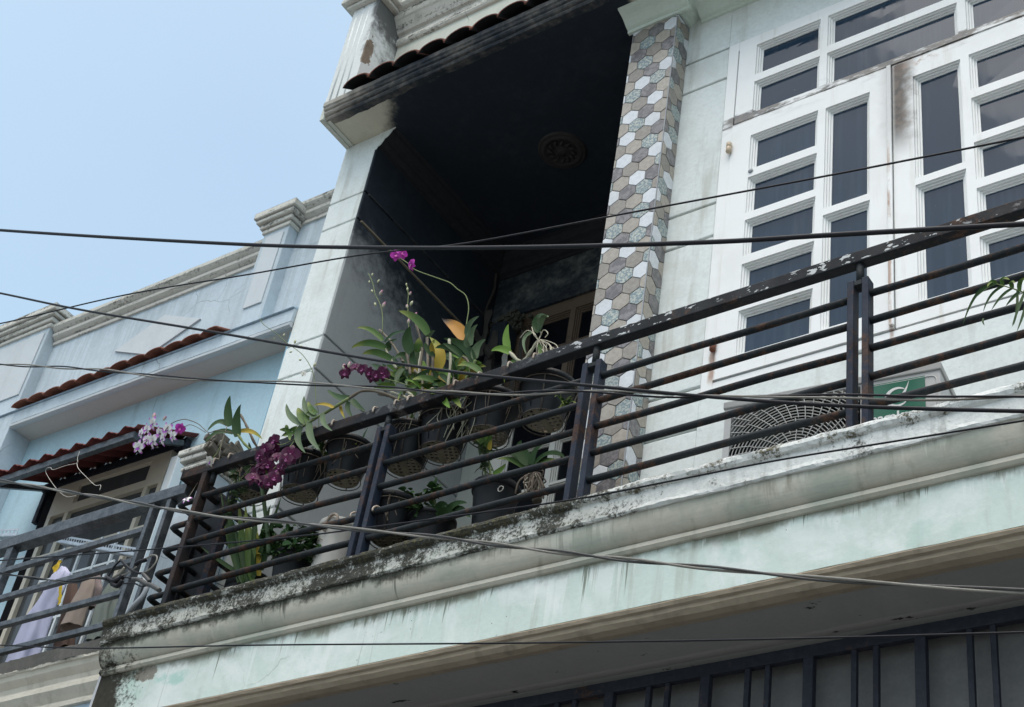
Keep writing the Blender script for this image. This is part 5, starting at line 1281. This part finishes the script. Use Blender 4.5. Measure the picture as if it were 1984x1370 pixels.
for i in range(64):                                   # crowded inner leaves
    bx, by = random.choice(((760,745),(785,735),(815,730),(840,735),(865,740),(800,760),(880,735),(900,745),(910,725),(835,755)))
    bx += random.uniform(-14,14); by += random.uniform(-10,10); an = random.uniform(-1.3, 1.3); L = random.uniform(28, 66)
    tx, ty = bx + L*math.sin(an), by - L*math.cos(an)*random.choice((1,1,.7,-.4)); q = random.uniform(-.03,.09)
    leaf(o4, (bx,by), ((bx+tx)/2 + random.uniform(-10,10), (by+ty)/2 - random.uniform(4,18)), (tx,ty), random.uniform(10,17), random.choice(('leaf_deep','leaf_deep','leaf_green','leaf_green','leaf_grey','leaf_bright','leaf_yellow')), 3.60+q*.6, 3.58+q)
# roots into the pots
m = MB()
for i in range(60):
    a = at(random.uniform(800,930), random.uniform(770,800), 3.62+random.uniform(-.05,.05)); b_ = at(random.uniform(820,920), 0, 3.64)
    e = a + V((random.gauss(0,.04), random.gauss(0,.02), -random.uniform(.06,.17))); m.tube(spline([a, (a+e)/2 + V((random.gauss(0,.02),0,0)), e], 4), .0016, 5)
m.build('roots', 'cane_pale', o4, kind='stuff')
stem(o4, [(741,645),(740.6,607),(735,586),(727,570),(722,548),(714,530)], .0018, 'stem_green', 3.57)
stem(o4, [(792,640),(791,612),(790,590),(791,570),(788,552)], .0018, 'stem_green', 3.57)
for x, y, dv, L, mt in ((741,596,(.3,0,1),15,'bud_pink'),(735,572,(.5,0,1),14,'bud_pink'),(728,592,(-.5,0,.9),11,'bud_green'),(722,566,(-.5,0,.8),10,'bud_green'),(731,548,(.5,0,1),9,'bud_green'),(716,548,(-.4,0,1),8,'bud_green'),(720,535,(.2,0,1),8,'bud_green'),
        (791,627,(-.1,0,1),13,'bud_pink'),(802,615,(.4,0,1),13,'bud_pink'),(789,597,(-.3,0,1),12,'bud_pink'),(795,592,(.3,0,1),12,'bud_green'),(793,572,(.3,0,1),10,'bud_pink'),(789,563,(-.1,0,1),9,'bud_green'),(787,553,(-.1,0,1),7,'bud_green')):
    bud(o4, at(x, y, 3.57), dv, L*PX*1.25, mt)
stem(o4, [(901,644),(905,620),(908,595),(902,572),(886,560),(872,548),(848,539),(805,523),(790,510),(775,500)], .0021, 'stem_green', 3.56)
flower(o4, at(769,494,3.55), 36*PX, 'petal_magenta', 'lip_magenta', (.4,-.8,-.4)); flower(o4, at(779,491,3.56), 34*PX, 'petal_magenta', 'lip_magenta', (.8,-.5,-.2)); flower(o4, at(797,513,3.55), 32*PX, 'petal_magenta', 'lip_magenta', (-.2,-.8,-.5))
stem(o4, [(795,748),(770,740),(748,734),(730,726),(700,717),(675,708)], .0018, 'stem_green', 3.52)
for x, y in ((672,716),(688,712),(703,716),(716,722),(730,727),(742,720),(722,731),(668,724),(745,728)):
    flower(o4, at(x, y, 3.51+random.uniform(-.015,.015)), 31*PX, 'petal_wine', 'lip_wine')
bud(o4, at(666,716,3.51), (-.2,0,1), 20*PX, 'bud_pink'); bud(o4, at(675,712,3.51), (.0,0,1), 19*PX, 'bud_pink')

# upside-down orchid with bare roots
o5 = thing('orchid', 'orchid with bright leaves and a tuft of bare pale roots above the rail', 'orchid')
Z6 = lambda x, y: (940+x/8.56, 580+y/8.56)
for b_, c_, t_, w, mt in (((392,850),(310,640),(385,408),15,'leaf_bright'),((420,890),(240,760),(98,862),14,'leaf_bright'),((510,1010),(320,1080),(318,1390),9,'leaf_green'),((885,540),(790,200),(1050,296),15,'leaf_grey'),((890,545),(760,400),(860,260),11,'leaf_deep'),((830,535),(540,580),(690,925),8,'leaf_grey'),((900,740),(930,860),(920,960),9,'leaf_green')):
    leaf(o5, Z6(*b_), Z6(*c_), Z6(*t_), w, mt, 3.55, 3.53, N=(.2,-.9,-.15))
leaf(o5, Z6(890,540), Z6(960,180), Z6(1050,296), 12, 'leaf_grey', 3.55, 3.50, N=(.1,-.3,1))
cane(o5, [(*Z6(410,880),3.55), (*Z6(540,1010),3.55), (*Z6(640,1020),3.56), (*Z6(760,860),3.56), (*Z6(880,690),3.56)], .0068, 'cane_pale')
cane(o5, [(*Z6(640,1020),3.56), (*Z6(560,1120),3.60), (*Z6(700,1300),3.66)], .0055, 'stem_brown')
for pts in ([(880,680),(790,560),(690,520),(580,640)],[(870,660),(810,590),(775,460)],[(880,680),(930,580),(960,515),(1010,520),(1040,575),(995,632)],[(890,660),(920,600),(925,540)],[(880,690),(855,820),(848,970)],[(885,690),(880,850),(890,970)],[(890,680),(940,780),(965,880),(955,960)],[(900,680),(990,770),(1030,860),(1035,950)],[(910,670),(1050,740),(1110,820),(1080,940)],[(910,670),(1030,690),(1180,760),(1225,880)],[(900,680),(960,760),(940,870),(975,930)],[(900,670),(1000,720),(1090,790),(1060,950)],[(905,675),(970,710),(1060,740),(1090,860),(1110,800),(1230,890)],[(880,700),(900,800),(960,850),(990,950)],[(890,690),(1010,740),(1010,830),(1010,940)],[(880,680),(840,600),(800,540)],[(895,680),(950,700),(980,860)]):
    stem(o5, [(*Z6(*p), 3.545+random.uniform(-.02,.02)) for p in pts], .0019, 'root_pale', name='root', n=5)

# orchid on a root ball, low
o6 = thing('orchid', 'strap-leaved orchid on a tangle of roots, left of the first double post', 'orchid')
for b_, c_, t_, w, mt in (((1180,800),(1030,640),(1085,532),24,'leaf_deep'),((1195,800),(1220,600),(1415,522),17,'leaf_deep'),((1215,815),(1400,590),(1570,725),17,'leaf_deep'),((1215,835),(1360,710),(1490,770),13,'leaf_green'),((1160,800),(1020,640),(905,680),18,'leaf_deep'),((1150,855),(950,690),(810,748),12,'leaf_green')):
    leaf(o6, Z8(*b_), Z8(*c_), Z8(*t_), w, mt, 3.62, 3.60, N=(.1,-.9,.35))
m = MB(); c = at(*Z8(1240,1010), 3.63)
for i in range(46):
    a = at(*Z8(1200+random.uniform(-20,30), 880), 3.62); e = at(*Z8(1215+random.gauss(20,70), 1010+random.uniform(0,170)), 3.62+random.uniform(-.04,.05))
    m.tube(spline([a, (a+e)/2 + V((random.gauss(0,.022), random.gauss(0,.015), random.gauss(0,.01))), e], 4), random.uniform(.0018,.0036), 5)
m.build('roots', 'rusty_wire', o6, kind='stuff')
for pts in ([(1160,940),(1110,1000),(1180,990),(1230,930)],[(1130,1020),(1160,1080),(1060,1130),(990,1175)],[(1190,1100),(1200,1040),(1150,1100),(1080,1150)],[(1240,900),(1280,1000),(1270,1080)]):
    stem(o6, [(*Z8(*p), 3.60) for p in pts], .0026, 'root_pale', name='root', n=5)
MB().tube([at(*Z8(1210,860), 3.63), at(*Z8(1240,1000), 3.635), at(*Z8(1260,1210), 3.64)], [.012,.022,.018], 9).build('wood_block', 'bark', o6)

# strap-leaved plant at the corner
o7 = thing('strap_leaf_plant', 'tall strap-leaved plant standing behind the corner bars of the railing', 'plant')
Z7 = lambda x, y: (300+x/2.854, 720+y/2.854)
for b_, c_, t_, w, mt in (((470,1165),(430,900),(400,690),15,'leaf_deep'),((500,1160),(480,900),(465,735),14,'leaf_green'),((520,1150),(520,950),(500,735),13,'leaf_green'),((545,1140),(560,900),(545,700),13,'leaf_deep'),((480,1150),(420,1000),(370,745),12,'leaf_green'),((575,1080),(560,950),(490,790),13,'leaf_green'),((470,1120),(370,1060),(255,970),10,'leaf_deep'),((560,1130),(590,900),(640,735),13,'leaf_deep'),((575,1130),(580,1000),(565,880),11,'leaf_yellow'),((520,1170),(500,1050),(430,820),14,'leaf_deep'),((590,1100),(640,900),(660,780),12,'leaf_deep'),((540,1160),(500,1000),(520,800),13,'leaf_green'),((490,1170),(440,1050),(360,640),12,'leaf_deep'),((500,1170),(610,980),(700,690),12,'leaf_deep')):
    leaf(o7, Z7(*b_), Z7(*c_), Z7(*t_), w, mt, 3.66, 3.63, N=(random.uniform(.2,.8),-.8,.1), fold=.3)
stem(o7, [(*Z7(632,1010),3.62), (*Z7(622,880),3.60), (*Z7(606,740),3.57), (*Z7(590,622),3.54)], (.0095,.0085), 'leaf_grey', name='stalk', n=10)
c = at(*Z7(515,1175), 3.74); m = MB(); potbody(m, V((c.x, 3.745, 2.702)), .075, .09, c.z-2.70+.02, False); m.build('pot', 'pot_plastic', o7)
o7b = thing('dark_board', 'blackened board leaning inside the corner of the railing', 'board')
A = [at(398,955,3.72), at(438,965,3.72), at(402,1140,3.72), at(345,1150,3.72)]
A[2].z = A[3].z = 2.75
MB().prism([A[3], A[2], A[1], A[0]], (0,.03,0)).build('panel', 'pot_plastic', o7b)
MB().bar((A[0]+A[3])/2 + V((.02,-.012,.18)), (A[0]+A[3])/2 + V((.02,-.012,-.2)), .03, .02, V((0,1,0))).build('batten', 'pot_plastic', o7b, .003)
# leafy tuft hanging at the corner
o8 = thing('creeper', 'small pale creeper hanging from the corner of the handrail', 'plant')
bush(o8, [(458,922,12),(462,940,14),(452,955,12),(470,950,10),(448,975,12),(440,1000,10)], 75, .026, 'leaf_grey', root=at(460,930,3.6), d=3.58, stems=5)
# thin spray of buds
o9 = thing('orchid', 'thin bare orchid spray with pale buds in front of the white pilaster', 'orchid')
Z1 = lambda x, y: (x/2.979, 380+y/2.979)
stem(o9, [(618,870,3.62), (617,800,3.58), (*Z1(1826,1200),3.56), (*Z1(1815,1060),3.55), (*Z1(1790,980),3.54), (*Z1(1740,910),3.53), (*Z1(1660,850),3.52), (*Z1(1590,790),3.51), (*Z1(1520,740),3.50), (*Z1(1500,705),3.50)], .0015, 'stem_green')
for x, y, dv, L, mt in ((1700,850,(0,0,1),11,'bud_green'),(1735,880,(.1,0,1),10,'bud_green'),(1685,898,(-1,0,.1),8,'bud_green'),(1740,945,(-1,0,.3),9,'bud_green'),(1810,985,(.3,0,1),11,'bud_green'),(1635,810,(.1,0,1),8,'bud_green'),(1590,820,(-.8,0,-.1),6,'bud_green'),(1645,860,(-1,0,.1),7,'bud_green')):
    bud(o9, at(*Z1(x, y), 3.52), dv, L*PX*1.2, mt)
flower(o9, at(*Z1(1752,1025), 3.53), 16*PX, 'petal_pale', 'bud_green'); stem(o9, [(*Z1(1752,1025),3.53), (*Z1(1790,1010),3.545), (*Z1(1808,1020),3.55)], .0012, 'stem_green')
# fern-like shoots on the pot nearest the column
o10 = thing('seedling', 'wisp of green shoots growing from the pot nearest the tiled column', 'plant')
for k in range(14):
    bx, by = 1085+random.uniform(-15,25), 775+random.uniform(-12,12); leaf(o10, (1098,790), (bx+3, by-6), (bx+random.uniform(-18,24), by+random.uniform(-10,26)), random.uniform(3,6), 'leaf_green', 3.66, 3.60)
# palm frond at the right edge
o11 = thing('palm', 'thin palm frond reaching in from the right edge above the railing bars', 'palm')
ZP = lambda x, y: (1840+x/8.56, 500+y/8.56)
stem(o11, [(*ZP(780,430),3.40), (*ZP(1040,505),3.42), (*ZP(1240,580),3.45), (*ZP(1500,720),3.50), (*ZP(1900,1050),3.60), (*ZP(2100,2000),3.68), (*ZP(2150,2900),3.70)], (.0014,.004), 'stem_green', name='rachis')
for b_, c_, t_, w in (((780,430),(600,450),(330,760),3.4),((770,430),(420,420),(215,1115),5),((900,460),(640,560),(555,900),4),((1040,505),(850,590),(690,870),4.5),((1160,560),(1050,640),(930,800),5),((780,430),(690,330),(620,480),6),((880,450),(830,280),(1000,360),7),((1040,505),(990,330),(1085,420),7),((1160,550),(1120,350),(1300,330),7),((1240,580),(1140,830),(1030,1150),5),((1300,620),(1260,880),(1110,1230),5),((1120,540),(1140,900),(1050,1130),4),((1240,580),(1330,420),(1420,560),7),((560,1000),(535,1060),(580,1120),3)):
    leaf(o11, ZP(*b_), ZP(*c_), ZP(*t_), w, 'leaf_deep' if w < 6 else 'leaf_green', 3.42, 3.40, name='leaflet')
c = at(*ZP(2150,2900), 3.74); m = MB(); potbody(m, V((c.x, 3.745, 2.702)), .07, .09, max(.16, c.z-2.70), False); m.build('pot', 'pot_plastic', o11)
# hose tied up beside the neighbour railing
hs_ = thing('grey_hose', 'grey hose tied to the neighbour railing post beside the cable joint', 'hose')
MB().tube(spline([K(1250,650,3.5), K(1300,700,3.5), K(1270,790,3.5), K(1190,880,3.5), K(1130,960,3.53), K(1090,1020,3.6)], 6), .011, 10).build('hose', 'pvc_grey', hs_)
MB().tube(spline([K(1250,650,3.22), K(1255,640,3.35), K(1250,650,3.5)], 4), .004, 6).build('tie', 'cable_grey', hs_)
